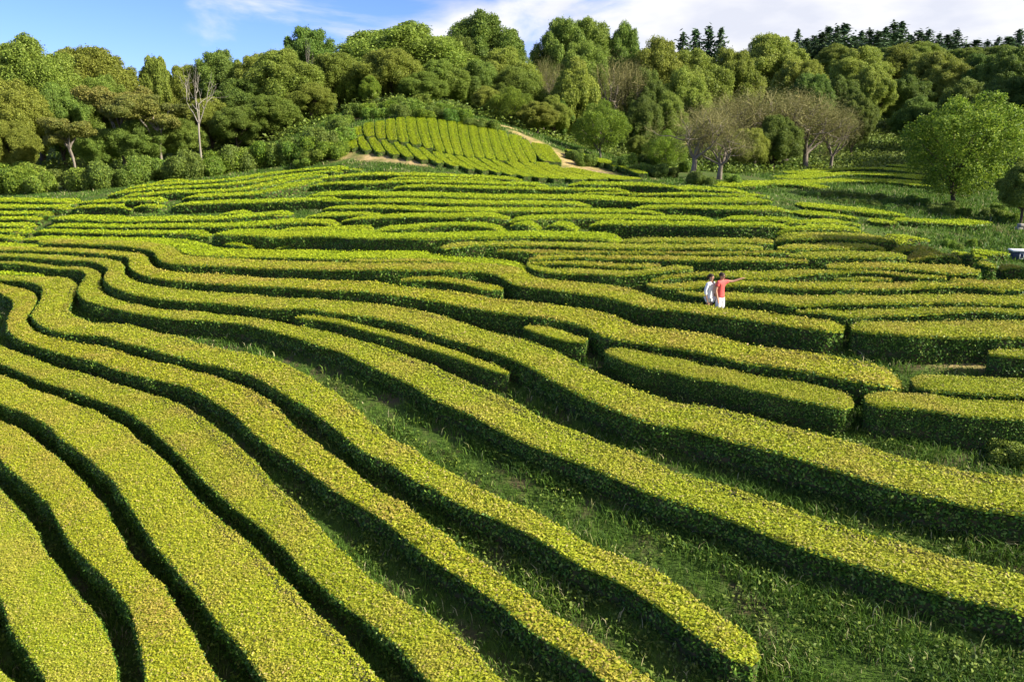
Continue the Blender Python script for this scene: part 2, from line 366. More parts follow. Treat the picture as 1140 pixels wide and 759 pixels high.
# foreground, from the bottom left corner upwards
hd('tip of a tea hedge in the bottom left corner of the picture', G_NEAR, 1.5, 1.0, (-50,730),(-25,752),(0,772),(22,800))
hd('broad smooth yellow-green tea hedge next to the bottom left corner hedge', G_NEAR, 2.1, 1.0, (-40,618),(-18,645),(0,668),(11,699),(31,725),(55,759),(75,795))
hd('second broad tea hedge from the bottom left corner, half in shadow below', G_NEAR, 2.0, 1.0, (-22,490),(0,509),(12,521),(41,548),(60,570),(75,599),(104,630),(132,658),(148,684),(157,718),(164,759),(168,800))
hd('broad tea hedge with a notch in its lower edge near the left border', G_NEAR, 1.7, .95, (-25,436),(0,449),(21,456),(42,467),(58,475),(63,483),(80,494),(95,507),(110,520),(129,539),(148,566),(163,592),(181,616),(201,634),(220,658),(239,686),(268,721),(296,759),(318,795))
hd('long brownish-topped tea hedge ending at the bottom edge left of the middle', G_NEAR, ((-25,1.5),(220,1.5),(290,1.1),(400,.85),(490,1.15),(600,1.2)), .7, (-25,396),(0,404),(17,411),(38,421),(63,430),(84,436),(105,444),(127,451),(148,461),(162,471),(179,486),(196,501),(211,516),(233,539),(258,561),(280,578),(299,592),(321,614),(346,640),(374,665),(400,684),(422,701),(441,715),(463,737),(481,759),(505,790))
hd('tea hedge with a hairpin bend at the left border, thinning to the bottom middle', G_NEAR, ((0,1.45),(240,1.3),(330,1.0),(420,.75),(560,.62),(700,.65)), .7, (-40,306),(-8,319),(0,325),(12,333),(15,340),(10,349),(8,361),(11,369),(21,377),(42,385),(63,392),(84,397),(107,402),(127,410),(148,416),(169,421),(190,426),(211,431),(226,440),(240,449),(256,457),(268,468),(283,482),(298,494),(318,507),(338,521),(362,539),(387,556),(415,571),(441,589),(459,605),(481,621),(500,634),(526,652),(554,670),(579,692),(601,709),(626,723),(651,740),(672,757),(705,785))
hd('S-bent tea hedge whose leafy tip ends in the grass at the lower right', G_NEAR, ((0,1.4),(240,1.3),(340,1.2),(400,.95),(480,.85),(600,.7),(720,.75),(840,.7)), .7, (-40,306),(0,311),(21,312),(38,315),(48,321),(47,329),(45,335),(39,344),(35,350),(40,357),(53,365),(70,370),(89,372),(105,373),(120,375),(137,381),(150,384),(164,386),(179,392),(200,397),(220,403),(241,407),(262,412),(281,418),(292,424),(309,433),(325,444),(338,450),(351,461),(368,473),(387,488),(403,501),(420,509),(439,519),(459,533),(485,545),(513,561),(548,575),(580,589),(617,611),(642,627),(667,638),(689,646),(708,658),(736,677),(761,696),(787,715),(809,728),(829,744))
hd('S-bent tea hedge along the upper side of the long grass strip', G_NEAR, ((0,1.4),(240,1.5),(500,1.45),(700,1.35),(900,1.3),(1200,1.25)), .7, (-10,292),(0,293),(25,294),(51,298),(74,299.6),(90,301),(98,306),(94,312),(88,319),(88.6,327),(95,334),(110,338.6),(131,344),(158,350),(190,354),(240,357.6),(273,361),(294,366),(319,372.5),(338,378),(356,384),(376,390),(395,398.5),(414,408),(435,418),(460,430),(482,443),(503,452),(529,464),(550,476),(571,487),(592,496.5),(615,505),(636,513),(658,521),(686,533),(717,547),(749,558),(780,566),(805,575),(834,585),(860,596),(887,606.6),(919,617.6),(950,627),(985,638),(1016,649),(1045,658.5),(1076,666),(1111,674),(1140,682),(1180,694),(1230,708))
hd('long winding tea hedge with a widening top from the left terraces to the right border', G_NEAR, ((0,1.4),(400,1.4),(600,1.5),(800,1.6),(1200,1.7)), .85, (-10,284.5),(0,285),(42,287),(80,290),(103,291),(114,295),(121,298.5),(118,304),(117,309),(119,314),(127,320),(148,327),(169,331),(190,334),(211,335.4),(240,337),(279,342),(304,344),(330,343),(347,344),(368,347),(389,350),(410,353),(431,356.5),(461,363.5),(482,371.5),(514,381),(545,390),(577,401.6),(598,413),(619,425),(651,442),(677,453),(694,459.6),(706,464),(723,470),(749,474),(774,478),(795,485),(816,490),(839,496.5),(860,502),(884,508),(912,517),(944,526),(972,536),(997,543.6),(1029,551),(1060,558),(1092,565.6),(1140,572),(1190,580),(1240,592))
hd('slender tea hedge wedged between two wide hedges in the middle of the slope', G_NEAR, .75, .7, (327,354),(347,355),(368,357),(389,363),(410,369),(431,374),(445,378),(472,386.5),(503,396.5),(535,408),(562,416))
hd('long tea hedge ending in a leafy vertical face beside the grassy hump at right', G_NEAR, 1.6, .85, (-10,278),(0,278.5),(42,279),(84,280.6),(116,283),(137,285),(147,287),(144,291),(143,295),(148,301),(162,307),(190,312),(211,314),(240,316),(283,318.6),(315,319.6),(347,322),(378,324),(399,323.5),(420,326),(441,329),(461,331),(482,334),(503,338.6),(524,342),(545,346),(566,349),(588,351),(609,354),(630,357.6),(651,363),(663,369),(677,376),(702,379.5),(723,382.6),(749,386),(770,390),(787,394),(808,399.5),(829,404),(850,406),(871,409),(900,414),(926,419),(948,423.6),(971,426.5),(996,430),(1008,431))
hd('short round-ended tea hedge standing alone left of the slope centre gap', G_NEAR, .95, .8, (580,365),(592,368),(609,373),(626,379),(640,382),(650,381))
hd('tea hedge with a rounded left tip and cut-off right end above the widest hedge', G_NEAR, 1.15, .85, (668,392),(681,396),(698,402),(715,408),(732,411),(751,413.5),(761,419),(778,421.7),(797,423),(818,429),(839,433.5),(860,438.5),(881,443),(903,447.5),(926,452.5),(940,455.5),(954,455))
hd('blocky dark-faced tea hedge at right, across a narrow gap from the cut-off hedge', G_NEAR, 1.2, .95, (966,451),(983,452.5),(1005,453),(1028,455.5),(1051,458),(1074,462),(1097,464.6),(1119,465),(1140,466),(1200,470))
hd('flat tea hedge at right directly behind the blocky dark-faced one', G_NEAR, 1.2, .8, (1023,434),(1040,434.5),(1062,436),(1085,438),(1108,439),(1140,440),(1200,444))
hd('short tea hedge at the right border behind the grassy hump', G_NEAR, 1.1, .8, (1104,395),(1120,396),(1140,397),(1190,400))

# middle terraces
hd('long tea hedge with a tall dark front just below the two people', G_MID, ((0,1.4),(560,1.6),(700,1.5),(760,.95),(850,.95),(900,1.2),(950,1.2)), .9, (38,270),(74,271),(101,272),(126,273),(148,275),(167,278),(173,280),(172,284),(179,291),(194,294),(211,294.5),(240,295.5),(283,298.5),(309,299.6),(336,299.8),(368,300.6),(410,300),(441,300.6),(482,300.6),(514,301),(541,302),(552,303.5),(560,309),(569,316),(583,318.6),(600,320.7),(619,323),(640,326),(661,328.5),(677,331),(694,335.4),(713,341),(734,344),(755,345),(774,348),(795,351),(818,354),(839,356.5),(860,360),(881,363),(900,365),(919,368),(938,370))
hd('tea hedge at right with dark front, in line with the hedge below the people', G_MID, 1.6, .9, (950,368),(971,369),(994,371),(1017,373.7),(1051,375),(1085,376),(1119,376),(1140,375.5),(1190,374))
hd('teardrop-shaped tea hedge in a pocket of its long neighbour left of the picture centre', G_MID, 1.2, .8, (445,313),(460,311.8),(476,311),(493,312),(510,315),(529,320),(545,323),(558,323))
hd('long tea hedge with an S-bend at left that dives under the round hedge cluster', G_MID, 1.4, .85, (18,261.6),(42,262),(84,263),(126,263.7),(164,265),(183,268),(197,270),(200,272.5),(204,276),(223,279.5),(252,279.5),(283,280.6),(315,281),(347,281.7),(372,283),(389,282),(410,281),(440,282),(461,282),(482,284),(495,284.6),(524,286),(545,286.8),(566,288.5),(583,291),(588,295))
hd('thin tea hedge hugging the front of a longer one, left of centre above the teardrop', G_MID, .7, .65, (388,290.5),(410,291.3),(440,291),(470,291),(492,290.5))
hd('tea hedge starting as a bulb at left with three round bushes under its edge', G_MID, 1.2, .85, (229,260.5),(245,261.6),(262,261.5),(277,262),(300,264.6),(315,264),(336,263),(378,263.7),(390,265.6),(410,265.8),(440,266),(472,266),(503,266),(520,265),(545,264),(577,264),(610,264),(650,265.5),(690,266.5))
hd('leftmost of three round tea bushes under the bulb-ended hedge', G_MID, .9, .7, (246,265.5),(256,267),(268,268),(280,268.5))
hd('middle one of three round tea bushes under the bulb-ended hedge', G_MID, .8, .6, (281,268),(290,269),(300,269))
hd('rightmost of three round tea bushes under the bulb-ended hedge', G_MID, .8, .6, (304,271),(315,270),(331,269))
hd('lowest tea hedge of the round cluster, its right half lost in tree shade', G_MID, 1.1, .85, (584,294.5),(592,299),(602,303),(616,304),(640,304),(660,305),(681,306.3),(702,306.3),(719,304),(740,301.7),(772,299.8))
hd('middle tea hedge of the round cluster between two thin slits', G_MID, .9, .8, (586,292),(600,293.6),(615,293),(640,294),(668,296),(700,297.5),(735,296.5))
hd('upper tea hedge of the round cluster beneath the long straight rows', G_MID, 1.0, .8, (590,289.5),(602,288),(617,286.5),(640,286.6),(680,288),(720,289),(780,290),(840,291),(900,291))
hd('sickle-shaped tea hedge tapering to a point left of centre', G_MID, 1.1, .8, (493,277),(512,274.5),(535,273),(566,272.7),(600,273),(640,274.5),(680,276),(740,276.5),(800,276.5),(850,277))
hd('thin tea row behind the round cluster, the nearer of a close pair', G_MID, .9, .75, (553,279),(575,280),(600,282),(640,281.5),(681,281.5),(734,282),(778,282.6),(820,282.4),(860,281.5),(881,281))
hd('straight thin tea row that starts right of the cut-block hedges', G_MID, 1.0, .75, (692,269.6),(734,269),(774,269.5),(820,270),(862,270.5))
hd('wide tea hedge with a grassy foot in the middle right terraces', G_MID, 1.2, .85, (655,249),(680,249.6),(702,250),(740,250.5),(778,251.3),(818,252),(862,251.5),(888,252))
hd('tea row between the grassy-footed hedge and the broad row above it', G_MID, 1.0, .75, (687,246),(730,246.6),(778,247),(805,248),(850,247.6),(890,247.5))
hd('long tea row beginning at a notch above the grassy-footed hedge', G_MID, 1.0, .85, (570,239.5),(610,238),(652,237),(660,238),(690,237.5),(723,238.5),(760,238.5),(793,239))
hd('tea row that continues right of the notch above the grassy-footed hedge', G_MID, 1.0, .85, (798,238),(830,238.6),(866,239.6),(900,240.5))
hd('square-ended tea block left of centre, first of the two cut-block hedges', G_MID, 1.0, .85, (563,248),(575,249.5),(590,250.5),(600,251))
hd('square-ended tea block, second and right one of the two cut-block hedges', G_MID, 1.0, .85, (604,249.5),(618,250.5),(630,251.3),(640,252))
hd('lens-shaped tea hedge with a dark front above the long straight terrace hedge', G_MID, 1.0, .85, (459,254.5),(470,252.6),(485,251.4),(518,250.8),(545,252.5),(560,254.5))
hd('tea hedge behind the lens-shaped one', G_MID, 1.0, .8, (410,253),(430,250.8),(455,249.4),(480,248),(500,247),(530,247),(556,247.6))
hd('tea hedge with pale grass at its foot, left neighbour of the lens-shaped hedge', G_MID, 1.0, .8, (306,251),(330,250.6),(360,250.3),(385,250.2),(402,251))

hd('upper tea row trailing out to the grassy terrace corner at right', G_MID, 1.3, .9, (872,241),(905,241.3),(940,242.5),(968,244.5))
hd('middle tea row trailing out to the grassy terrace corner at right', G_MID, 1.2, .9, (882,248.2),(912,248.3),(945,249))
hd('lower tea row trailing out to the grassy terrace corner at right', G_MID, 1.3, .9, (868,255),(900,254.5),(935,254.6),(970,256))
# around the people
hd('narrow tea row behind the people, crossing the shadow of a tree', G_RIGHT, 1.0, .7, (726,312.5),(745,309.5),(775,306.6),(800,308),(824,309),(860,309.8),(880,307),(926,304),(964,302.3),(987,304),(1008,308),(1032,309),(1056,309))
hd('tea row level with the shoulders of the people', G_RIGHT, 1.1, .75, (718,317),(735,321),(751,322.5),(770,319.5),(790,318),(812,318),(850,319),(880,320.5),(950,321.5),(1000,321.5),(1053,319),(1080,318.3),(1118,324))
hd('tea row crossing behind the knees of the people', G_RIGHT, 1.2, .75, (752,325.5),(770,328.5),(787,331),(812,332.5),(850,335.5),(880,339.5),(926,338.5),(957,337.5),(1008,337),(1060,337),(1140,338.5),(1190,339))
hd('wide flat tea hedge right of the people with a wavy front edge', G_RIGHT, 1.3, .75, (887,347.5),(910,348),(926,349.5),(950,354.5),(972,351.5),(1008,350.5),(1040,348.5),(1085,346.5),(1120,348),(1140,349),(1190,350))
hd('short tea row in the tree shadow right of the people', G_RIGHT, .8, .65, (930,311.6),(950,311),(975,311),(994,311.6))

# right terraces
hd('tea hedge with a sunlit front and a notch, topmost of the right terrace edge', G_RIGHT, 1.2, .85, (865,265),(880,266),(914,265),(950,266),(980,267.5),(1010,268))
hd('sunlit tea block just right of the notch at the terrace edge', G_RIGHT, 1.2, .85, (1016,267.5),(1030,267),(1048,268))
hd('tea row below the notched hedge at the terrace edge', G_RIGHT, 1.0, .75, (870,278),(900,277),(935,276),(965,276),(987,277.5))
hd('thin tea row at right ending above the round bushes', G_RIGHT, 1.0, .7, (1000,277.5),(1025,277),(1053,277.5))
hd('tea hedge with sunlit speckled front left of the second notch', G_RIGHT, 1.2, .85, (880,285.6),(921,286.5),(950,285.8),(980,287.5),(1000,287),(1016,286.5))
hd('tea hedge with sunlit speckled front right of the second notch', G_RIGHT, 1.2, .85, (1023,284.5),(1050,284.5),(1078,285))
hd('bright tea hedge with a sunlit curved front near the right border', G_RIGHT, 1.4, .8, (925,299),(960,298),(1000,298.5),(1030,301),(1058,304.5),(1080,304.5),(1102,303.5))
hd('cube-like bright tea hedge at the right border below the white-topped box', G_RIGHT, 1.3, .85, (1084,293),(1100,296),(1110,297.5),(1119,297))
hd('tea hedge ending in pale leaves at the right border behind the wavy hedge', G_RIGHT, 1.2, .75, (1056,313),(1075,316),(1100,319.5),(1125,322.5),(1140,322),(1180,320))
hd('small tea block left of the white-topped box, nearest of the three', G_RIGHT, 1.0, .7, (1076,280.5),(1085,281.5),(1094,282))
hd('small tea block left of the white-topped box, middle of the three', G_RIGHT, 1.0, .7, (1097,280),(1104,280.6),(1110,281))
hd('small tea block left of the white-topped box, farthest right of the three', G_RIGHT, 1.0, .7, (1113,277.6),(1122,278),(1132,278))
hd('narrow tea row at the right border directly below the white-topped box', G_RIGHT, .9, .7, (1122,296),(1132,297),(1150,297))
hd('low tea hedge at the far right, near end of the shaded valley', G_RIGHT, 1.0, .55, (979,243),(995,244.5),(1008,244))
hd('long dark-fronted tea hedge in the valley below the lone leafy tree', G_RIGHT, 1.4, .5, (1008,243),(1030,244.5),(1055,246),(1075,248),(1095,247.5),(1110,243.5))

# left terraces, upper half
for lb, w, h, pts in [
 ('lowest of the straight upper left rows, ending in a tail at its right', 1.3, .85, ((32,255),(63,256),(105,257),(148,257.4),(190,257.4),(226,258))),
 ('second lowest of the straight upper left rows, its right end curving uphill', 1.3, .85, ((46,249),(100,250),(150,250.2),(200,249.8),(250,250),(283,249),(303,246.8),(325,245),(350,245.5),(372,246.3))),
 ('third lowest of the straight upper left rows, below the grassy patch', 1.2, .85, ((48,241),(105,243),(128,244.5),(165,243.5),(200,242.2),(233,242.3),(259,240.5),(280,239),(300,236.8),(320,235.5))),
 ('short tea hedge alone in the grassy patch of the upper left terraces', 1.0, .75, ((238,237.3),(255,236),(271,235.6))),
 ('tea row along the upper side of the grassy patch', 1.2, .85, ((185,226.6),(215,225.5),(250,224),(278,223.8),(303,222.8),(329,221.3),(355,220.3),(376,219.3))),
 ('tea row left of the grassy patch, near a small leafy clump', 1.1, .8, ((74,229.4),(105,228.3),(144,228.5))),
 ('stubby tea row between the grassy patch and the left wood', .9, .7, ((146,228.4),(158,227.5),(170,228.2))),
 ('fifth fanning row below the left wood, with leafy overgrowth at right', 1.2, .85, ((197,218.4),(224,216.8),(259,215.9),(285,214.2),(313,209),(338,203.4),(364,196.5))),
 ('row left of the fanning rows, reaching towards the sunlit bush bank', 1.1, .8, ((81,223.7),(123,222.8),(140,221.3),(173,221.2))),
 ('fourth fanning row below the left wood', 1.0, .75, ((130,218),(180,213.3),(215,212.4),(250,211.3),(278,208.3),(311,202.4),(338,196),(366,191.5))),
 ('third fanning row below the left wood', 1.0, .75, ((118,214.8),(150,211),(180,208.3),(224,206.3),(268,202.9),(303,197.5),(338,192.3),(380,188))),
 ('second fanning row below the left wood', 1.0, .75, ((135,208.5),(160,206),(180,203.6),(233,201),(276,196.5),(310,190.8),(350,187),(380,185))),
 ('uppermost fanning row, right at the dark foot of the left wood', .9, .7, ((166,201.5),(180,200.5),(208,199.4))),
 ('short tea row at the left border beneath the sunlit bush bank, uppermost of the stack', 1.2, .8, ((-10,222),(20,222.5),(45,222.7),(71,223.5))),
 ('tea row at the left border, second from the top of the stack', 1.2, .85, ((-10,229),(25,229.3),(50,228.8),(68,228.8))),
 ('tea row at the left border, third from the top of the stack', 1.2, .75, ((-10,236),(25,236.3),(49,236.2))),
 ('tea row at the left border, fourth from the top of the stack', 1.2, .75, ((-10,242.3),(20,242),(40,240.8))),
 ('tea row at the left border, fifth from the top of the stack', 1.2, .75, ((-10,249.6),(10,249.8),(28,249.8))),
 ('tea row at the left border, sixth from the top of the stack', 1.2, .75, ((-10,256),(8,256.3),(23,256.3))),
 ('tea row at the left border, lowest of the stack', 1.2, .8, ((-10,262.5),(8,263),(17,262.6))),
 ('short pale-fronted tea row at the left border below the stack', 1.1, .8, ((-10,272.5),(10,273.3),(28,274),(40,275))),
 ('thin wedge-shaped tea row at the left border above the S-bends', .9, .7, ((-10,303),(10,303.5),(30,304),(49,305.5))),
]: hd(lb, G_LEFT, w + .55, h * .85, *pts)

for lb, pts in [('nearest low tea terrace in the shaded valley at right', ((893,203.5),(925,201),(960,200),(1000,202),(1024,205))), ('second low tea terrace in the shaded valley at right', ((898,197.5),(930,194),(965,192.5),(1000,195),(1022,198))),
                ('third low tea terrace in the shaded valley at right', ((905,191.5),(935,188),(968,186.5),(1000,188.5),(1020,191))), ('fourth low tea terrace in the shaded valley at right', ((914,186),(945,183),(975,182),(1003,184),(1018,186))),
                ('farthest low tea terrace in the shaded valley at right', ((925,181),(950,179),(975,178.5),(1000,180))), ('low tea row curving across the lit grass left of the shaded valley', ((838,206),(860,203),(885,203.5),(905,206.5)))]: hd(lb, 'low tea terraces in the right valley', 3.4, .45, *pts)
for lb, pts in [('low tea row on the dim lawn left of the lone leafy tree, upper', ((902,228),(940,231.5),(985,236),(1020,238))), ('low tea row on the dim lawn left of the lone leafy tree, lower', ((900,236.5),(930,238.5),(965,241)))]: hd(lb, 'low tea terraces in the right valley', 3.0, .45, *pts)
# thin rows across the middle distance
for lb, w, h, pts in [
 ('first thin row under the straw-coloured bank of the mound, at its left end', 1.0, .7, ((352,186.8),(375,186),(395,185.5))),
 ('second thin row under the straw-coloured bank of the mound', 1.0, .75, ((345,197.5),(360,196.2),(383,193.3),(411,191.5),(430,192.3),(458,191.9),(500,193.3),(540,195),(580,197))),
 ('third thin row under the straw-coloured bank of the mound', 1.0, .75, ((340,203.5),(360,202),(386,201),(404,201.9),(440,199.5),(480,199.3),(520,200.2),(570,202),(610,203))),
 ('thin row just right of the straw bank tip, climbing to the mound', .9, .7, ((430,196),(470,195.6),(520,196.8),(560,198.5))),
 ('fourth thin row under the straw bank, short and central', 1.0, .7, ((437,205.6),(465,204.6),(505,205.4),(540,206.3),(600,207.5),(650,208),(700,208.5))),
 ('fifth thin row under the mound, running the width of the terraces', 1.1, .85, ((335,213.8),(360,213.4),(395,212.4),(418,214.4),(448,213.4),(490,214.5),(540,216.3),(572,216.3),(607,216.4),(636,216.8),(663,217.2),(689,219.3),(740,221.5),(764,221.6),(799,220.5),(839,220.5),(869,219.5))),
 ('thin row with a dark left half below the fifth row under the mound', 1.1, .85, ((350,219.3),(372,219.9),(411,220.3),(437,220),(455,220.5),(520,222.3),(600,223),(660,223.3))),
 ('thin row in the middle of the terraces, uneven and broken at left', 1.1, .75, ((355,227.8),(395,228),(434,227.5),(469,230.3),(520,231),(570,231.3),(600,231.3),(650,231.7),(700,232.3),(740,232.6))),
 ('thin row right of the middle terraces with a dark wavy front', 1.1, .8, ((705,227.5),(735,227),(769,226.4),(790,228.2),(825,229.4),(864,230),(890,230.5))),
 ('thin row with a dark crescent front above the lens-shaped hedge', 1.1, .85, ((377,239.8),(409,239.4),(430,237.4),(460,237),(492,237.8),(518,236.6),(545,236.6),(565,237.3))),
 ('thin row left of the crescent-fronted row', 1.0, .75, ((335,236.8),(360,236.8),(378,236.3),(405,235.3),(420,233.8))),
 ('thin grassy row at the upper right of the terraces', 1.0, .6, ((700,214.2),(745,213.8),(790,214.3),(830,215.3),(862,215.6))),
 ('uppermost thin row at the right below the pair of bare trees', 1.0, .6, ((742,207.5),(775,208),(805,210.2),(835,212.3))),
 ('low dark-fronted hedge bordering the foot of the mound', 1.2, .9, ((632,201),(664,201.5),(704,202),(740,203.5),(765,204.5))),
 ('thin row above the low hedge that borders the foot of the mound', 1.0, .6, ((640,212.3),(680,212.5),(720,213))),
]: hd(lb, G_FAR, w + 1.0, h * .9, *pts)

# rows up the sunlit mound: upper block (steep rows) and lower block
ORD = ['first', 'second', 'third', 'fourth', 'fifth', 'sixth', 'seventh', 'eighth', 'ninth', 'tenth', 'eleventh', 'twelfth', 'thirteenth', 'fourteenth', 'fifteenth', 'sixteenth', 'seventeenth', 'eighteenth', 'nineteenth']
up_top = [(393,142),(405,137),(418,135),(430,132.5),(441,131),(452,130),(463,130),(475,131),(487,133),(498,134.5),(509,136),(521,138),(532,140),(543,142),(554,145),(565,149),(578,155),(590,158)]
up_bot = [(397,151),(407,152.5),(420,154.5),(432,156.5),(445,158.5),(458,161),(473,165),(486,168.5),(498,171),(507,172.5),(518,174.5),(530,175.5),(542,177),(554,178.5),(567,179.5),(579,180.5),(591,180.5),(603,179)]
for i, (a, b) in enumerate(zip(up_top, up_bot)):
    m = ((a[0] * .5 + b[0] * .5 - 1.5, (a[1] + b[1]) / 2))
    hd('%s row from the left in the upper block of the sunlit mound' % ORD[i], 'tea rows on the upper mound', 1.9, .36, a, m, b)
lo_top = [(387,155),(398,152.5),(410,154),(424,156.5),(438,158.5),(452,160.5),(466,164.5),(480,169),(493,171.5),(506,173.5),(519,175.5),(533,176.5),(546,178),(562,179.5),(580,181),(594,180.5),(606,184),(622,188)]
lo_bot = [(391,165.5),(405,168),(420,170),(436,172.5),(452,175),(468,178),(486,181.5),(504,185),(520,188),(536,190),(552,192),(566,194.5),(582,196.5),(598,198),(614,199),(634,200),(660,200),(690,200.5)]
for i, (a, b) in enumerate(zip(lo_top, lo_bot)):
    m = (a[0] * .55 + b[0] * .45 - 1.5, (a[1] + b[1]) / 2 + .5)
    hd('%s row from the left in the lower block of the sunlit mound' % ORD[i], 'tea rows on the lower mound', 2.0, .36, a, m, b)
for i, (a, m, b) in enumerate([((628,166),(640,172),(650,178)),((640,168.5),(655,174.5),(668,181)),((652,172),(668,178.5),(682,185)),((664,176),(682,182.5),(698,189)),((676,181),(694,187),(710,193))]):
    hd('%s small row from the top in the plot right of the bare soil strip' % ORD[i], 'small tea rows beside the bare soil', .9, .5, a, m, b)

def catmull(p, step):
    p = np.asarray(p, float); q = np.vstack([2 * p[0] - p[1], p, 2 * p[-1] - p[-2]]); o = []
    for i in range(1, len(q) - 2):
        n = max(2, int(np.linalg.norm(q[i + 1] - q[i]) / step)); t = np.linspace(0, 1, n, endpoint=False)[:, None]
        o.append(0.5 * (2 * q[i] + (q[i + 1] - q[i - 1]) * t + (2 * q[i - 1] - 5 * q[i] + 4 * q[i + 1] - q[i + 2]) * t ** 2 + (3 * q[i] - q[i - 1] - 3 * q[i + 1] + q[i + 2]) * t ** 3))
    return np.vstack(o + [q[-2:-1]])
def resample(p, step):
    s = np.r_[0, np.cumsum(np.hypot(*np.diff(p, axis=0).T))]
    n = max(4, int(s[-1] / step)); t = np.linspace(0, s[-1], n)
    return np.c_[np.interp(t, s, p[:, 0]), np.interp(t, s, p[:, 1])]
def smooth(a, k):
    if k < 1 or len(a) < 2 * k + 2: return a
    pad = np.concatenate([2 * a[:1] - a[1:k + 1][::-1], a, 2 * a[-1:] - a[-k - 1:-1][::-1]]) if a.ndim > 1 else np.concatenate([a[:1].repeat(k), a, a[-1:].repeat(k)])
    ker = np.hanning(2 * k + 3)[1:-1]; ker /= ker.sum()
    if a.ndim > 1: return np.stack([np.convolve(pad[:, i], ker, 'valid') for i in range(a.shape[1])], 1)
    return np.convolve(pad, ker, 'valid')

fronts = []; PW = []
for lb, g, w, h, pts in HD:
    pix = catmull(pts, 4.0)
    q = ground_at(pix[:, 0], pix[:, 1], h)
    if not np.isscalar(w): w = np.interp(pix[:, 0], *zip(*w))
    PW.append((q, w))
    far = np.median(q[:, 1])
    step = 0.3 if far < 24 else (0.45 if far < 40 else 0.7)
    q = resample(q, step)
    q = smooth(q, 1 if far < 30 else 2)
    fronts.append(q)
SEG = []
for i, q in enumerate(fronts):
    SEG.append(np.c_[q[:-1], q[1:], np.full(len(q) - 1, i), np.arange(len(q) - 1)])
SEG = np.vstack(SEG)
def auto_width(i, q, nrm, w, gap):
    """uphill room before the next hedge"""
    out = np.full(len(q), 1.0) * w; w = out.copy()
    for k, (p, n) in enumerate(zip(q, nrm)):
        m = (np.abs(SEG[:, 0] - p[0]) < 4.5) & (np.abs(SEG[:, 1] - p[1]) < 4.5) & ~((SEG[:, 4] == i) & (np.abs(SEG[:, 5] - k) < 5))
        s = SEG[m]
        if not len(s): continue
        a = s[:, :2] - p; d = s[:, 2:4] - s[:, :2]
        den = n[0] * d[:, 1] - n[1] * d[:, 0]; den = np.where(np.abs(den) < 1e-9, 1e-9, den)
        t = (a[:, 0] * d[:, 1] - a[:, 1] * d[:, 0]) / den
        u = (a[:, 0] * n[1] - a[:, 1] * n[0]) / den
        ok = (t > 0.12) & (u >= -0.05) & (u <= 1.05)
        if ok.any(): out[k] = min(w[k], max(0.3, t[ok].min() - gap))
    k = 1
    pad = np.r_[out[:1].repeat(k), out, out[-1:].repeat(k)]
    out = np.min(np.stack([pad[j:j + len(out)] for j in range(2 * k + 1)]), 0)
    return smooth(out, 3)

FOOT = np.zeros((900, 1400), bool)      # hedge footprints, 0.1 m cells, x -70..70, y 0..90
def mark(pts):
    ix = ((pts[:, 0] + 70) * 10).astype(int); iy = (pts[:, 1] * 10).astype(int)
    ok = (ix >= 0) & (ix < 1400) & (iy >= 0) & (iy < 900); FOOT[iy[ok], ix[ok]] = True

def lump(x, y, s):
    return (np.sin(x * 2.3 * s + 1.3 * np.sin(y * 1.9 * s)) + np.sin(y * 2.9 * s + 1.7 * np.sin(x * 1.3 * s) + 2) + np.sin((x + y) * 4.3 * s)) / 3

def strip_faces(n, m):
    i = np.arange(n - 1)[:, None]; j = np.arange(m - 1)[None]
    return np.stack([i * m + j, (i + 1) * m + j, (i + 1) * m + j + 1, i * m + j + 1], -1).reshape(-1, 4)

def scatter(grid, rng, per_m2):
    """random points and normals on a quad grid (n,m,3)"""
    a = grid[:-1, :-1].reshape(-1, 3); b = grid[1:, :-1].reshape(-1, 3); c = grid[1:, 1:].reshape(-1, 3); d = grid[:-1, 1:].reshape(-1, 3)
    nr = np.cross(c - a, d - b); ar = 0.5 * np.linalg.norm(nr, axis=1); nr = unit(nr)
    k = int(ar.sum() * per_m2)
    if k < 1: return np.zeros((0, 3)), np.zeros((0, 3))
    idx = rng.choice(len(ar), k, p=ar / ar.sum())
    u = rng.uniform(0, 1, (k, 1)); v = rng.uniform(0, 1, (k, 1))
    p = (a[idx] * (1 - u) + b[idx] * u) * (1 - v) + (d[idx] * (1 - u) + c[idx] * u) * v
    return p, nr[idx]

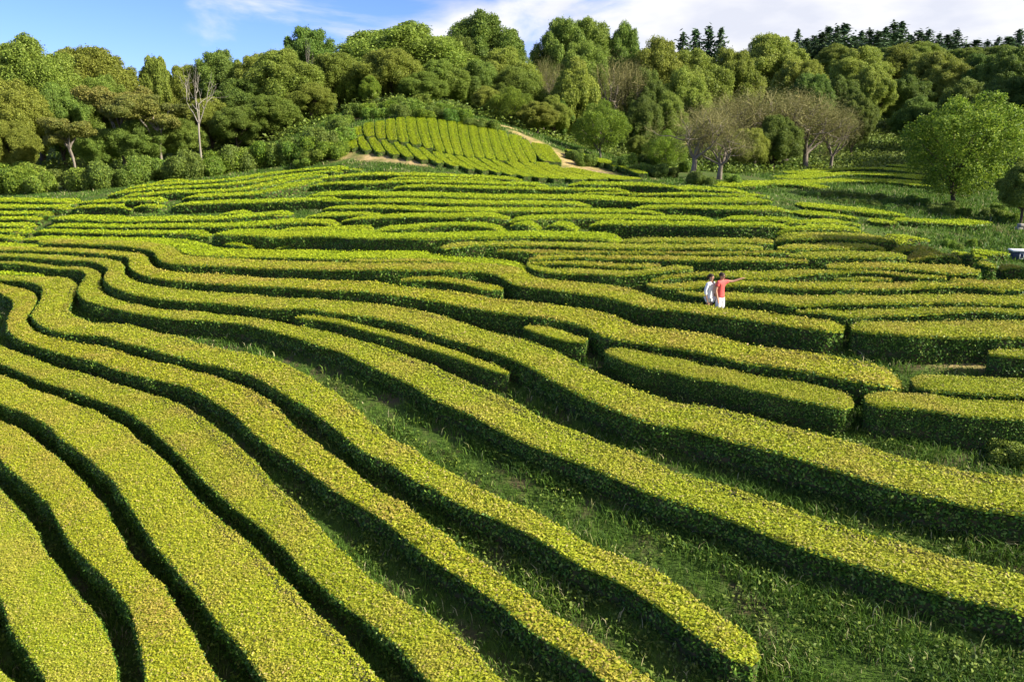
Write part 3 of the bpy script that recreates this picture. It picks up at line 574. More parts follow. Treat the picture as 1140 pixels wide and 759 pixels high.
def build_hedge(i):
    lb, g, w, h, pts = HD[i]; q = fronts[i]
    rng = np.random.default_rng(1000 + i)
    tg = unit(np.gradient(q, axis=0)); tg = unit(smooth(tg, 2))
    nrm = np.c_[-tg[:, 1], tg[:, 0]]
    dist = np.median(np.hypot(q[:, 0], q[:, 1]))
    mound = 'mound' in g and 'below' not in g or 'bare soil' in g
    if not np.isscalar(w):
        pq, pw = PW[i]; w = np.array([pw[np.argmin(((pq - p) ** 2).sum(1))] for p in q])
    if dist > 34 and not mound and np.isscalar(w) and g in (G_MID, G_RIGHT) and w > .95: w = w + .5
    if dist > 37 and not mound: h = h * (.8 if g == G_LEFT else .68)
    wd = auto_width(i, q, nrm, w, 0.10 if mound else ((.46 if i < 5 else .24) if dist < 30 else (.18 if dist > 37 else .26)))
    n = len(q)
    s = np.r_[0, np.cumsum(np.hypot(*np.diff(q, axis=0).T))]
    # rounded ends
    e = np.minimum(s, s[-1] - s); cap = np.sqrt(np.clip(1 - (1 - np.clip(e / (.2 if mound else .4 if dist < 33 else .9), 0, 1)) ** 2, 0.6 if mound else 0.16, 1))
    mid = wd * 0.5; hw = wd * 0.5 * cap
    # profile (offset across in half widths, height fraction): front foot -> front shoulder -> top -> back foot
    prof = [(-.92, -.10), (-.97, .35), (-1.0, .75), (-1.01, .95), (-.95, 1.0), (-.45, 1.01), (0, 1.01), (.45, 1.01), (.95, 1.0), (1.01, .95), (1.0, .55), (.94, -.10)]
    m = len(prof); grid = np.empty((n, m, 3))
    for j, (o, z) in enumerate(prof):
        x = q[:, 0] + nrm[:, 0] * (mid + o * hw); y = q[:, 1] + nrm[:, 1] * (mid + o * hw)
        gz = H(x, y)
        # the clipped top follows the slope but is flatter than it
        xf = q[:, 0] + nrm[:, 0] * mid; yf = q[:, 1] + nrm[:, 1] * mid
        fl = .2 if mound else .72
        top = fl * H(q[:, 0], q[:, 1]) + (1 - fl) * gz if z > 0.5 else gz
        hh = h * ((0.9 + 0.1 * cap) if dist < 33 or mound else (.45 + .55 * cap)) * z
        grid[:, j, 0] = x; grid[:, j, 1] = y; grid[:, j, 2] = top + hh
    L_ = lump(grid[..., 0], grid[..., 1], 1.0); L2 = lump(grid[..., 0], grid[..., 1] + grid[..., 2], 2.7)
    topm = np.array([z > 0.9 for o, z in prof])
    side = np.array([0.05 < z < 0.9 for o, z in prof])
    am = .12 if mound else 1.0
    grid[:, topm, 2] += am * (0.022 * L_[:, topm] + 0.014 * L2[:, topm])
    L3 = lump(grid[..., 0] + 9, grid[..., 1] + 4, .45); ridge = np.abs(np.array([o for o, z in prof])) > .8
    ew = am * (0.045 * L3 + 0.03 * L_ + 0.03 * L2) * ridge[None] * np.array([-1 if o < 0 else 1 for o, z in prof])[None]
    grid[..., 0] += nrm[:, None, 0] * ew; grid[..., 1] += nrm[:, None, 1] * ew
    dirn = np.array([-1 if o < 0 else 1 for o, z in prof])
    push = am * (0.06 * L_ + 0.06 * L2) * side[None] * dirn[None]
    grid[..., 0] += nrm[:, None, 0] * push; grid[..., 1] += nrm[:, None, 1] * push
    # footprint for the grass
    for o in np.linspace(-.95, .95, 26): mark(np.c_[q[:, 0] + nrm[:, 0] * (mid + o * hw), q[:, 1] + nrm[:, 1] * (mid + o * hw)])
    base = np.array([q[n // 2, 0], q[n // 2, 1], float(H(*q[n // 2]))])
    grid -= base
    core = grid.copy(); cen = core.mean(1, keepdims=True)
    inset = 0.05 if dist < 35 else 0.03
    core = core - unit(core - cen) * inset
    lf = float(np.clip(0.0021 * dist, 0.035, 0.085 if mound else 0.12))
    A = Acc()
    # flanks and twiggy core
    fcs = strip_faces(n, m)
    A.add(core.reshape(-1, 3), fcs, 0)
    ends = np.array([[k, k + 1, m - 2 - k, m - 1 - k] for k in range(m // 2 - 1)])
    A.add(core[0], ends, 0); A.add(core[-1], ends[:, ::-1], 0)
    cover = 1.25
    dens = cover / (0.5 * 0.6 * (lf * 1.25) ** 2)
    for sl, fac in ((slice(0, 2), .5), (slice(1, 5), 1.0), (slice(8, 12), 0.6)):
        p, nn = scatter(grid[:, sl], rng, dens * fac)
        p = p + nn * rng.normal(0.0, 0.03, (len(p), 1))
        v, f, r = leaf_quads(p, -nn if False else nn, lf * 1.25, rng, 0.55, 0.55); A.add(v, f, 1, r)
    for side_i in (0, -1):
        row = grid[side_i]; fan = np.stack([row[:m // 2], row[::-1][:m // 2]], 0)
        p, nn = scatter(fan, rng, dens); 
        if len(p):
            v, f, r = leaf_quads(p, nn, lf * 1.25, rng, 0.55, 0.55); A.add(v, f, 1, r)
    o = bpy.data.objects.new('tea_hedge', None); COL.objects.link(o); o.location = base; o.empty_display_size = .3
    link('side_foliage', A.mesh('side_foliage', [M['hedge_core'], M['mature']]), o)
    tag(o, lb, 'tea hedge', g)
    # the clipped table of young shoots
    B = Acc()
    tsl = slice(3, 10)
    tcore = grid[:, tsl].copy(); tcore[..., 2] -= 0.02
    B.add(tcore.reshape(-1, 3), strip_faces(n, 7), 0)
    d2 = 1.1 / (0.5 * 0.62 * lf ** 2)
    p, nn = scatter(grid[:, tsl], rng, d2)
    p = p + np.c_[rng.normal(0, .01, (len(p), 2)), np.abs(rng.normal(0, 0.022 + lf * .08, len(p)))]
    stray = rng.random(len(p)) < (0 if mound else .02 + .03 * (lump(p[:, 0] + base[0], p[:, 1] + base[1], .6) > .3))
    p[:, 2] += stray * rng.uniform(.02, .10, len(p))
    v, f, r = leaf_quads(p, np.array([[0, 0, 1.0]]), lf, rng, 0.25 if mound else 0.40, 0.62); B.add(v, f, 1, r)
    far = dist > 35
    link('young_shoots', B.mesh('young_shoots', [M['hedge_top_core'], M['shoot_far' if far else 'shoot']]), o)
    return n * 1, len(p)
tot = 0
for i in range(len(HD)): tot += build_hedge(i)[1]
print('hedges', len(HD), 'top leaves', tot)
# ------------------------------------------------------------------ trees: a few crowns and trunks, shared by many individual trees
def ico_pts(n, rng):
    k = np.arange(n) + .5; ph = np.arccos(1 - 2 * k / n); th = np.pi * (1 + 5 ** .5) * k
    p = np.c_[np.cos(th) * np.sin(ph), np.sin(th) * np.sin(ph), np.cos(ph)]
    return p

def ball(c, r, rng, seg=8, ring=5):
    th = np.linspace(0, np.pi, ring + 1); ph = np.arange(seg) * 2 * np.pi / seg
    v = np.stack([np.outer(np.sin(th), np.cos(ph)), np.outer(np.sin(th), np.sin(ph)), np.outer(np.cos(th), np.ones(seg))], -1)
    v = v * (1 + rng.uniform(-.12, .12, v.shape[:2] + (1,)))
    i = np.arange(ring)[:, None]; j = np.arange(seg)[None]
    f = np.stack([i * seg + j, i * seg + (j + 1) % seg, (i + 1) * seg + (j + 1) % seg, (i + 1) * seg + j], -1).reshape(-1, 4)
    return c + v.reshape(-1, 3) * r, f

def split_lobes(lobes, rng, k=7, f=.46):
    o = []
    for c, r in lobes:
        o.append((c, r * .8))
        for _ in range(k):
            d = unit(rng.normal(0, 1, 3) + np.array([0, 0, .3])); o.append((c + d * r * rng.uniform(.62, .85), r * f * rng.uniform(.65, 1.2)))
    return o
def crown_leaves(A, lobes, rng, leaf, cover, tilt=0.75, core=0.72, mi=0, aspect=.7, sub=0, zr=2.2, jit=.09):
    if sub: lobes = split_lobes(lobes, rng, sub)
    """lobes: (centre, radii); leaves sit in the outer shell of every lobe, not inside its neighbours"""
    C = np.array([l[0] for l in lobes]); R = np.array([l[1] for l in lobes])
    for c, r in zip(C, R):
        area = 4 * np.pi * (r[0] * r[1] * r[2]) ** (2 / 3); k = int(cover * area * zr ** .6 / (0.5 * aspect * leaf ** 2))
        d = unit(rng.normal(0, 1, (k, 3)) + np.array([0, 0, .25]))
        # bumpy surface
        bump = 1 + .10 * np.sin(d[:, 0:1] * 7 + c[0] * 3) * np.sin(d[:, 1:2] * 7 + c[1] * 5) + .08 * np.sin(d[:, 2:3] * 9 + c[2] * 4)
        p = c + d * r * bump * rng.normal(0.95, jit, (k, 1))
        keep = np.ones(k, bool)
        for c2, r2 in zip(C, R):
            if c2 is not c: keep &= (np.sum(((p - c2) / r2) ** 2, 1) > .55) | (np.abs(c2 - c).sum() < 1e-9)
        p, d = p[keep], d[keep]
        v, f, rr = leaf_quads(p, unit(d + np.array([0, 0, .35])), leaf, rng, tilt, aspect); v[:, 2] = np.repeat(p[:, 2], 4) + (v[:, 2] - np.repeat(p[:, 2], 4)) / zr; A.add(v, f, mi, rr)
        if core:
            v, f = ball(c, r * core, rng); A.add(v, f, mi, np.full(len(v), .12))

def broad_lobes(rng, n=30, base=.14, flat=1.0, rmin=.24, rmax=.40, shape=0.0):
    lobes = []; k = 0
    while len(lobes) < n and k < 4000:
        k += 1
        d = unit(rng.normal(0, 1, 3)); d[2] = abs(d[2]) * rng.choice([1, 1, 1, -.75])
        r = rng.uniform(rmin, rmax); far = rng.uniform(.74, 1.06)
        z0 = .55; hz = .45 if d[2] > 0 else z0 - base
        wide = 1 - shape * max(0, d[2])
        c = np.array([d[0] * (1 - r) * wide * far, d[1] * (1 - r) * wide * far, z0 + d[2] * (hz - r * .42) * (.4 + .6 * far)])
        if all(np.linalg.norm((c - l[0]) * [1, 1, 2]) > .26 for l in lobes): lobes.append((c, np.array([r, r, r * .5 * flat])))
    return lobes

def trunk_acc(lobes, rng, r0=.05, fork=.32, nl=6, hs=1.0):
    A = Acc()
    bend = rng.normal(0, .05, 2)
    z = np.linspace(-.03, fork, 6)
    p = np.c_[bend[0] * np.sin(z * 6), bend[1] * np.sin(z * 5), z]
    A.add(*tube(p, np.linspace(r0 * 1.25, r0 * .8, 6), 7))
    pick = rng.permutation(len(lobes))[:nl]
    for i in pick:
        c = lobes[i][0]; a = p[-1] if rng.random() > .4 else p[3]
        t = np.linspace(0, 1, 6)[:, None]
        q = a * (1 - t) + c * t; q[:, 2] += np.sin(t[:, 0] * np.pi) * .05; q[1:-1] += rng.normal(0, .025, (4, 3))
        A.add(*tube(q, np.linspace(r0 * .6, r0 * .12, 6), 5))
    return A

def branch_tree(rng, n0=5, depth=4, spread=.55, r0=.035, fork=.3, up=.25):
    """bare branches: list of tubes; returns Acc and twig ends"""
    A = Acc(); ends = []
    def grow(p, d, ln, r, lev):
        k = 4; pts = [p]
        for _ in range(k):
            d = unit(d + rng.normal(0, .16, 3) + np.array([0, 0, up * .25])); pts.append(pts[-1] + d * ln / k)
        A.add(*tube(np.array(pts), np.linspace(r, r * .6, k + 1), 5 if lev < 2 else 3))
        if lev >= depth: ends.append((pts[-1], d)); return
        for _ in range(rng.integers(2, 4)):
            nd = unit(d + rng.normal(0, spread, 3) + np.array([0, 0, up * .3])); grow(pts[-1] if rng.random() > .35 else pts[-2], nd, ln * rng.uniform(.6, .8), r * .58, lev + 1)
    z = np.linspace(-.03, fork, 5); p = np.c_[.03 * np.sin(z * 7), .02 * np.sin(z * 5), z]
    A.add(*tube(p, np.linspace(r0 * 1.2, r0 * .85, 5), 7))
    for i in range(n0):
        a = i * 2 * np.pi / n0 + rng.uniform(-.4, .4); grow(p[-1] - [0, 0, rng.uniform(0, .06)], unit(np.array([np.cos(a) * .8, np.sin(a) * .8, rng.uniform(.7, 1.4)])), .24, r0 * .6, 1)
    return A, ends

PROTO = {}
def normal_size(*accs):
    """scale shapes together to radius 1 and height 1"""
    V = np.concatenate([v for a in accs if a for v in a.v]); r = np.percentile(np.hypot(V[:, 0], V[:, 1]), 97); z = V[:, 2].max()
    for a in accs:
        if a: a.v = [v / np.array([r, r, z]) for v in a.v]
def add_proto(kind, crown, trunk, mats_c, mats_t):
    PROTO.setdefault(kind, []).append((crown.mesh(kind + '_crown', mats_c) if crown else None, trunk.mesh(kind + '_trunk', mats_t, True)))
for sd in range(6):
    r = np.random.default_rng(50 + sd); lb = broad_lobes(r, n=[34, 26, 30, 40, 30, 24][sd], shape=[.1, .3, .15, 0, .45, .2][sd], rmin=.18, rmax=[.36, .42, .34, .32, .36, .42][sd])
    A = Acc(); crown_leaves(A, lb, r, .029, .95, tilt=1.05, core=.64, sub=6, jit=.13); add_proto('broad', A, trunk_acc(lb, r, .045), [M['olive']], [M['bark']])
for sd in range(2):     # tall narrow
    r = np.random.default_rng(80 + sd); lb = broad_lobes(r, n=30, shape=.22, rmin=.24, rmax=.44, base=.05)
    A = Acc(); crown_leaves(A, lb, r, .045, .95, tilt=1.0, sub=6); add_proto('tall', A, trunk_acc(lb, r, .06), [M['olive']], [M['bark']])
for sd in range(2):     # loose, airy crowns of bright leaves
    r = np.random.default_rng(90 + sd); lb = broad_lobes(r, n=30, shape=[.6, .4][sd], rmin=.16, rmax=.36, base=.02, flat=1.0)
    A = Acc(); crown_leaves(A, lb, r, .030, .46, tilt=1.1, core=0, sub=6, zr=2.0, jit=.17); add_proto('airy', A, trunk_acc(lb, r, .028, fork=.22, nl=16), [M['bright']], [M['grey_bark']])
for sd in range(3):     # flat umbrella crowns on slanting stems
    r = np.random.default_rng(100 + sd); lb = [(np.array([r.uniform(-.7, .7), r.uniform(-.7, .7), r.uniform(.62, .9)]), np.array([.3, .3, .09]) * r.uniform(.8, 1.3)) for _ in range(14)]
    A = Acc(); crown_leaves(A, lb, r, .034, .9, tilt=1.0, sub=4); add_proto('umbrella', A, trunk_acc(lb, r, .035, fork=.5, nl=9), [M['rusty']], [M['grey_bark']])
for sd in range(3):     # half bare trees, fine twigs with few leaves
    r = np.random.default_rng(110 + sd); T, en = branch_tree(r, 6, 4, .6, .028, .25)
    P = np.array([e[0] for e in en]); D = np.array([e[1] for e in en]); A = Acc()
    k = 180; pp = np.repeat(P, k, 0) + r.normal(0, .075, (len(P) * k, 3)); v, f, rr = leaf_quads(pp, np.array([[0, 0, 1.]]), .0135, r, 1.5, .4); v[:, 2] = np.repeat(pp[:, 2], 4) + (v[:, 2] - np.repeat(pp[:, 2], 4)) / 1.8; A.add(v, f, 0, rr)
    for e, d in en[::2]:
        for _ in range(3):
            q = e + unit(d + r.normal(0, .5, 3)) * .11; v, f = tube(np.array([e, (e + q) / 2 + r.normal(0, .008, 3), q]), [.0035, .003, .0015], 3); A.add(v, f, 0, np.full(len(v), .8))
    normal_size(A, T); add_proto('halfbare', A, T, [M['twiggy']], [M['grey_bark']])
for sd in range(2):     # dead trees
    r = np.random.default_rng(121 + sd); T, en = branch_tree(r, 4, 4, .6, .011, .42, up=.35); normal_size(T); add_proto('dead', None, T, None, [M['pale_bark']])
for sd in range(3):     # conifers
    r = np.random.default_rng(130 + sd); A = Acc()
    for t in np.linspace(.06, .98, 30):
        rad = (1 - t) * .95 + .05; nb = int(8 + 9 * (1 - t))
        for a in r.uniform(0, 2 * np.pi, nb):
            L_ = rad * r.uniform(.7, 1.1); k = max(3, int(L_ * 14)); s = np.linspace(.1, 1, k)
            p = np.c_[np.cos(a) * L_ * s, np.sin(a) * L_ * s, t - .06 * s * L_ + r.normal(0, .006, k)] + r.normal(0, .03, (k, 3))
            v, f, rr = leaf_quads(p, np.array([[0, 0, 1.]]), .15, r, .6, .5); v[:, 2] = np.repeat(p[:, 2], 4) + (v[:, 2] - np.repeat(p[:, 2], 4)) / 2.5; A.add(v, f, 0, rr)
    T = Acc(); T.add(*tube(np.array([[0, 0, -.03], [0, 0, .5], [0, 0, .98]]), [.05, .03, .006], 6)); add_proto('conifer', A, T, [M['conifer']], [M['bark']])
SHRUB = []
for sd in range(4):
    r = np.random.default_rng(140 + sd)
    lb = [(np.array([r.uniform(-.6, .6), r.uniform(-.6, .6), r.uniform(.2, .62)]), np.array([.42, .42, .34]) * r.uniform(.75, 1.15)) for _ in range(9)]
    A = Acc(); crown_leaves(A, lb, r, .075, 1.0, tilt=.9, core=.7, zr=1.4); SHRUB.append(A.mesh('shrub_foliage', [M['shrub']]))

TREES = []
def tree(kind, px, top, d, wpx, label, cat='tree', mat=None, group=None, base=None, name=None, seed=None, bark=None):
    """a tree whose top shows at (px, top), d metres out and wpx photo pixels wide"""
    a, b = ray(px, top); x = float(a) * d
    zt = CAM_Z + float(b) * d; zg = float(H(x, d))
    h = max(zt - zg, 2.0)
    s = wpx / FPX * d * 1.04 / 2
    rs = np.random.default_rng((seed if seed is not None else int(px * 13 + top * 7)) % 99991)
    cm, tm = PROTO[kind][rs.integers(len(PROTO[kind]))]
    nm = name or {'broad': 'broadleaf_tree', 'tall': 'tall_tree', 'airy': 'leafy_tree', 'umbrella': 'umbrella_tree', 'halfbare': 'half_bare_tree', 'dead': 'dead_tree', 'conifer': 'conifer_tree'}[kind]
    o = bpy.data.objects.new(nm, None); COL.objects.link(o); o.empty_display_size = .5
    o.location = (x, d, zg - .1); o.rotation_euler = (0, 0, rs.uniform(0, 6.28)); o.scale = (s, s * rs.uniform(.9, 1.1), h)
    tag(o, label, cat, group)
    t = link('trunk', tm, o)
    if bark: t.material_slots[0].link = 'OBJECT'; t.material_slots[0].material = M[bark]
    if cm:
        c = link('crown', cm, o)
        if mat: c.material_slots[0].link = 'OBJECT'; c.material_slots[0].material = M[mat]
    TREES.append(o)
    return o

GL, GC, GR, GK = 'trees of the wood at left', 'trees of the wood behind the mound', 'trees on the wooded hillside at right', 'conifers along the ridge at right'
# left wood
T = tree
T('broad', 22, 40, 84, 120, 'big olive tree at the left picture border, tallest there', group=GL)
T('broad', 92, 48, 96, 105, 'dome-shaped tree on the skyline, left of the cloud gap over the left wood', group=GL, mat='olive')
T('tall', 172, 60, 98, 38, 'pointed narrow tree top right of the gap in the left skyline', group=GL)
T('broad', 205, 72, 100, 60, 'low tree crown on the skyline between the pointed top and the dead tree', group=GL)
T('broad', 243, 56, 100, 66, 'rounded tree crown on the skyline directly behind the pale dead tree', group=GL, mat='deep')
T('broad', 285, 60, 98, 60, 'flat-topped skyline tree right of the dead tree', group=GL)
T('broad', 342, 30, 108, 70, 'tall dark tree with a lacy top, highest point of the left wood', group=GL, mat='deep')
T('broad', 318, 52, 88, 92, 'broad sunlit tree below the lacy-topped dark tree', group=GL)
T('broad', 372, 56, 92, 70, 'rounded green tree at the right end of the left wood', group=GL)
T('broad', 10, 88, 76, 75, 'olive tree at the left border under the tallest one', group=GL)
T('broad', 6, 130, 72, 56, 'low round tree at the left border above the sunlit bush bank', group=GL)
T('broad', 60, 92, 80, 62, 'mid-height dense tree behind the small slanting tree at left', group=GL, mat='deep')
T('broad', 112, 84, 86, 70, 'yellowish olive tree below the cloud gap in the left skyline', group=GL)
T('umbrella', 72, 128, 69, 66, 'small rusty-leaved tree on a bent pale stem at the edge of the left wood', group=GL)
T('umbrella', 128, 92, 76, 74, 'rust-tinged flat-crowned tree left of the dead tree', group=GL)
T('umbrella', 170, 100, 74, 72, 'rust-tinged spreading tree immediately left of the dead tree', group=GL)
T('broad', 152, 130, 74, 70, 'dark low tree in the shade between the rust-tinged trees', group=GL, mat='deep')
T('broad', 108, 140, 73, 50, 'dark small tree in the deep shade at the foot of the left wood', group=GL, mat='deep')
T('broad', 232, 108, 80, 62, 'dense olive tree immediately right of the dead tree', group=GL)
T('broad', 272, 84, 86, 74, 'dark-sided tree between the dead tree and the broad sunlit tree', group=GL, mat='deep')
T('broad', 262, 118, 78, 60, 'low dark tree over the bushes right of the dead tree', group=GL, mat='deep')
T('broad', 300, 104, 80, 66, 'low sunlit tree in front of the broad one', group=GL)
T('broad', 345, 92, 84, 62, 'low rounded tree above the bushy end of the left wood', group=GL)
T('broad', 200, 130, 76, 56, 'dark low tree behind the stem of the dead tree', group=GL, mat='deep')
T('dead', 212, 66, 73, 54, 'pale dead tree with bare white branches in front of the left wood', 'dead tree')
T('dead', 340, 36, 86, 14, 'thin dead white tree sticking up at the highest point of the left wood', 'dead tree')
T('broad', 390, 84, 90, 36, 'small yellow-green tree on the top left shoulder of the mound', group=GC, mat='bright')
T('broad', 412, 84, 86, 28, 'small pale round tree on the crest just above the mound rows', group=GC, mat='bright')
T('halfbare', 350, 92, 88, 30, 'small yellowing tree at the bushy crest left of the mound', mat='rusty')
# woods behind the mound
T('broad', 448, 27, 104, 150, 'huge dome-shaped olive tree left of the sky notch above the mound', group=GC)
T('broad', 392, 52, 106, 60, 'grey-green shoulder tree left of the huge dome-shaped one', group=GC)
T('broad', 432, 52, 90, 72, 'sunlit yellow-green tree in front of the huge dome', group=GC)
T('broad', 492, 64, 92, 66, 'sloping tree at the right flank of the huge dome', group=GC)
T('broad', 470, 78, 88, 60, 'low sunlit tree over the leafy crest of the mound', group=GC)
T('halfbare', 482, 30, 112, 30, 'lacy bare tree in the sky notch above the mound', mat='twiggy')
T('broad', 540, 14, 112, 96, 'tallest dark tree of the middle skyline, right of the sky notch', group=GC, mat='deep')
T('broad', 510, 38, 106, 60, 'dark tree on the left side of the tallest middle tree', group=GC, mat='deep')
T('broad', 566, 50, 104, 86, 'sunlit tree on the right side of the tallest middle tree', group=GC)
T('broad', 530, 66, 96, 60, 'dark green tree below the tallest middle tree', group=GC, mat='deep')
T('broad', 572, 72, 96, 72, 'grey-olive tree on the slope below the sky notch, right of the mound top', group=GC)
T('airy', 568, 94, 86, 48, 'small bright leafy tree with a visible stem behind the mound crest', mat='bright')
T('broad', 540, 96, 88, 40, 'small dense tree behind the mound crest, left of the bright leafy one', group=GC)
T('broad', 598, 112, 84, 46, 'low sunlit tree against the right shoulder of the mound', group=GC)
T('broad', 618, 104, 90, 44, 'sunlit tree above the bare soil strip of the mound', group=GC)
T('halfbare', 605, 52, 106, 50, 'grey-brown bare tree right of the grey-olive tree', mat='twiggy')
T('broad', 625, 20, 120, 74, 'big dark crown on the skyline right of the tallest middle tree', group=GC, mat='deep')
T('broad', 652, 20, 124, 76, 'round skyline crown between the big dark one and the lone stemmed one', group=GC)
T('broad', 697, 27, 122, 50, 'small round crown on a stem standing clear on the skyline', group=GC, mat='deep')
T('broad', 648, 46, 110, 70, 'yellowish olive crown under the skyline right of the middle', group=GC)
T('tall', 642, 68, 94, 52, 'tall yellowish column-like tree left of the bright plane-like tree', group=GC)
T('halfbare', 683, 46, 104, 70, 'big bare brown tree in the middle of the wood', mat='twiggy')
T('halfbare', 706, 60, 104, 44, 'smaller bare brown tree right of the big bare one', mat='twiggy')
T('tall', 620, 108, 92, 36, 'dark narrow tree in the shade left of the bright plane-like tree', group=GC, mat='deep')
T('airy', 671, 108, 77, 66, 'bright green leafy tree standing at the right foot of the mound', mat='bright')
T('broad', 735, 44, 118, 76, 'broad green tree under the skyline below the conifer clump', group=GC)
T('broad', 720, 76, 104, 56, 'dense tree in the wood right of the bare brown trees', group=GC, mat='deep')
T('broad', 716, 108, 92, 50, 'dark-sided tree right of the bright leafy tree at the mound foot', group=GC, mat='deep')
T('broad', 745, 104, 94, 50, 'low olive tree between the mound foot and the bare pair', group=GC)
T('broad', 712, 150, 80, 30, 'small yellowing tree in the bushes right of the bright leafy tree', group=GC)
T('airy', 742, 142, 74, 48, 'bright leafy tree left of the pair of half-bare trees', mat='bright')
# hillside at right
T('broad', 776, 52, 120, 84, 'big sunlit green tree below the conifer clump on the skyline', group=GR)
T('broad', 766, 74, 106, 66, 'yellow-green rounded tree left of the pinkish bare trees', group=GR)
T('broad', 815, 54, 124, 74, 'wide olive crown above the pinkish bare trees', group=GR)
T('broad', 862, 36, 150, 88, 'tall grey-green tree beneath the left end of the conifer ridge', group=GR)
T('broad', 893, 62, 136, 60, 'sloping olive tree right of the tall grey-green one', group=GR)
T('broad', 905, 78, 122, 52, 'dense olive tree above the right end of the bare trees', group=GR, mat='deep')
for px, tp, d, w, lb in [(812, 92, 96, 92, 'left one of the big pinkish-grey bare trees'), (845, 86, 98, 112, 'second of the big pinkish-grey bare trees from the left'), (880, 86, 98, 112, 'third of the big pinkish-grey bare trees from the left'),
                         (908, 92, 96, 100, 'right one of the big pinkish-grey bare trees, with a clear pale trunk'), (934, 104, 98, 60, 'small bare tree at the right end of the pinkish-grey ones')]:
    T('halfbare', px, tp, d, w, lb, 'bare tree', mat='twiggy', group='pinkish-grey bare trees')
T('broad', 868, 126, 92, 60, 'green tree behind the trunks of the pinkish bare trees', group=GR, mat='deep')
T('broad', 835, 140, 90, 50, 'low olive tree among the pinkish bare trees', group=GR)
T('halfbare', 776, 100, 63, 96, 'taller left one of the half-bare pair standing at the terrace edge', 'bare tree', mat='twiggy', group='half-bare pair at the terrace edge')
T('halfbare', 806, 128, 63, 84, 'shorter right one of the half-bare pair standing at the terrace edge', 'bare tree', mat='twiggy', group='half-bare pair at the terrace edge')
T('broad', 938, 84, 124, 46, 'round dark tree right of the pinkish bare trees', group=GR, mat='deep')
T('broad', 956, 104, 112, 44, 'small round tree on the edge of the shaded ravine', group=GR, mat='deep')
T('broad', 962, 50, 160, 76, 'yellow-olive dome under the conifer ridge', group=GR)
T('broad', 970, 74, 132, 56, 'sunlit tree at the top left of the shaded ravine', group=GR)
T('broad', 1002, 50, 164, 74, 'flat olive crown under the middle of the conifer ridge', group=GR)
T('broad', 1040, 54, 150, 66, 'tall grey-green tree at the top of the shaded ravine', group=GR)
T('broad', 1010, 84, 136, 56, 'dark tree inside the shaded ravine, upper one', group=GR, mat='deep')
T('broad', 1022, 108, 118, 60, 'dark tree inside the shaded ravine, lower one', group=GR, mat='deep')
T('broad', 1062, 66, 138, 60, 'sunlit olive tree right of the shaded ravine', group=GR)
T('broad', 1095, 60, 136, 70, 'dark round tree high on the right slope', group=GR, mat='deep')
T('broad', 1132, 52, 130, 66, 'dark tree high at the right border', group=GR, mat='deep')
T('broad', 1080, 88, 112, 64, 'dark tree directly behind the top of the lone leafy tree', group=GR, mat='deep')
T('broad', 1122, 84, 100, 72, 'dark wide tree at the right border behind the lone leafy tree', group=GR, mat='deep')
T('airy', 1086, 98, 51, 140, 'lone big leafy green tree standing in the right valley', mat='bright', name='leafy_tree', seed=5, bark='bark')
T('broad', 1150, 176, 46, 62, 'dark shaded bushy tree at the right border beside the lone leafy tree', mat='deep')
# conifers
k = 0
for px, tp, d, w in [(760, 38, 176, 26), (775, 33, 180, 26), (790, 31, 180, 28), (803, 32, 178, 22)]:
    T('conifer', px, tp, d, w * 2.4, '%s from the left in the conifer clump on the middle skyline' % ['first tree', 'second tree', 'third tree', 'fourth tree'][k], 'conifer', group='conifer clump on the middle skyline'); k += 1
rid = [(889,38),(898,37),(907,36),(915,35),(923,30),(932,32),(941,31),(951,33),(960,30),(969,31),(978,34),(987,32),(996,29),(1005,30),(1014,33),(1024,31),(1034,32),(1046,38),(1056,41),(1066,38),(1077,42),(1088,40),(1100,43),(1112,41),(1124,42),(1136,36)]
NTH = ['first','second','third','fourth','fifth','sixth','seventh','eighth','ninth','tenth','eleventh','twelfth','thirteenth']
for i, (px, tp) in enumerate(rid):
    n = len(rid); lab = '%s conifer from the %s on the long ridge at right' % (NTH[i] if i < 13 else NTH[n - 1 - i], 'left' if i < 13 else 'right')
    T('conifer', px, tp + (i * 37 % 13) - 5, 203 + (i * 53) % 24, 36 + (i * 29) % 44, lab, 'conifer', group=GK)
for i, (px, tp, d, w) in enumerate([(985, 52, 190, 60), (1075, 52, 180, 60), (1110, 50, 176, 60), (930, 50, 190, 50), (1030, 46, 196, 50)]):
    T('broad', px, tp, d, w, ['dark', 'olive', 'shaded', 'pale', 'small'][i] + ' tree just below the conifers, ' + ['in the middle of the ridge', 'right of the ridge middle', 'near the right border', 'beside the small upland meadow', 'right above the shaded ravine'][i], group=GR, mat=['deep', None, 'deep', None, None][i])

# tall trees beyond the right border: they throw the shade over the ravine and the streak across the terraces
def plain_tree(kind, x, y, h, s, label, mat):
    rs = np.random.default_rng(int(x * 7 + y)); cm, tm = PROTO[kind][rs.integers(len(PROTO[kind]))]
    o = bpy.data.objects.new('tall_tree', None); COL.objects.link(o); o.location = (x, y, float(H(x, y)) - .1); o.scale = (s, s, h); o.rotation_euler = (0, 0, rs.uniform(0, 6))
    tag(o, label, 'tree'); link('trunk', tm, o); c = link('crown', cm, o); c.material_slots[0].link = 'OBJECT'; c.material_slots[0].material = M[mat]
for i, (x, y, h, s) in enumerate([(50, 60, 14, 4), (57, 63, 17, 5), (54, 69, 16, 5), (58, 77, 18, 5.5), (64, 86, 19, 6), (71, 96, 20, 6), (66, 72, 20, 6), (70, 80, 21, 6), (76, 89, 21, 6)]):
    plain_tree('broad', x, y, h, s, ['nearest low', 'next nearest', 'nearest', 'second nearest', 'third nearest', 'fourth nearest', 'back', 'middle back', 'farthest'][i] + ' tall tree outside the right border that shades the ravine', 'deep')
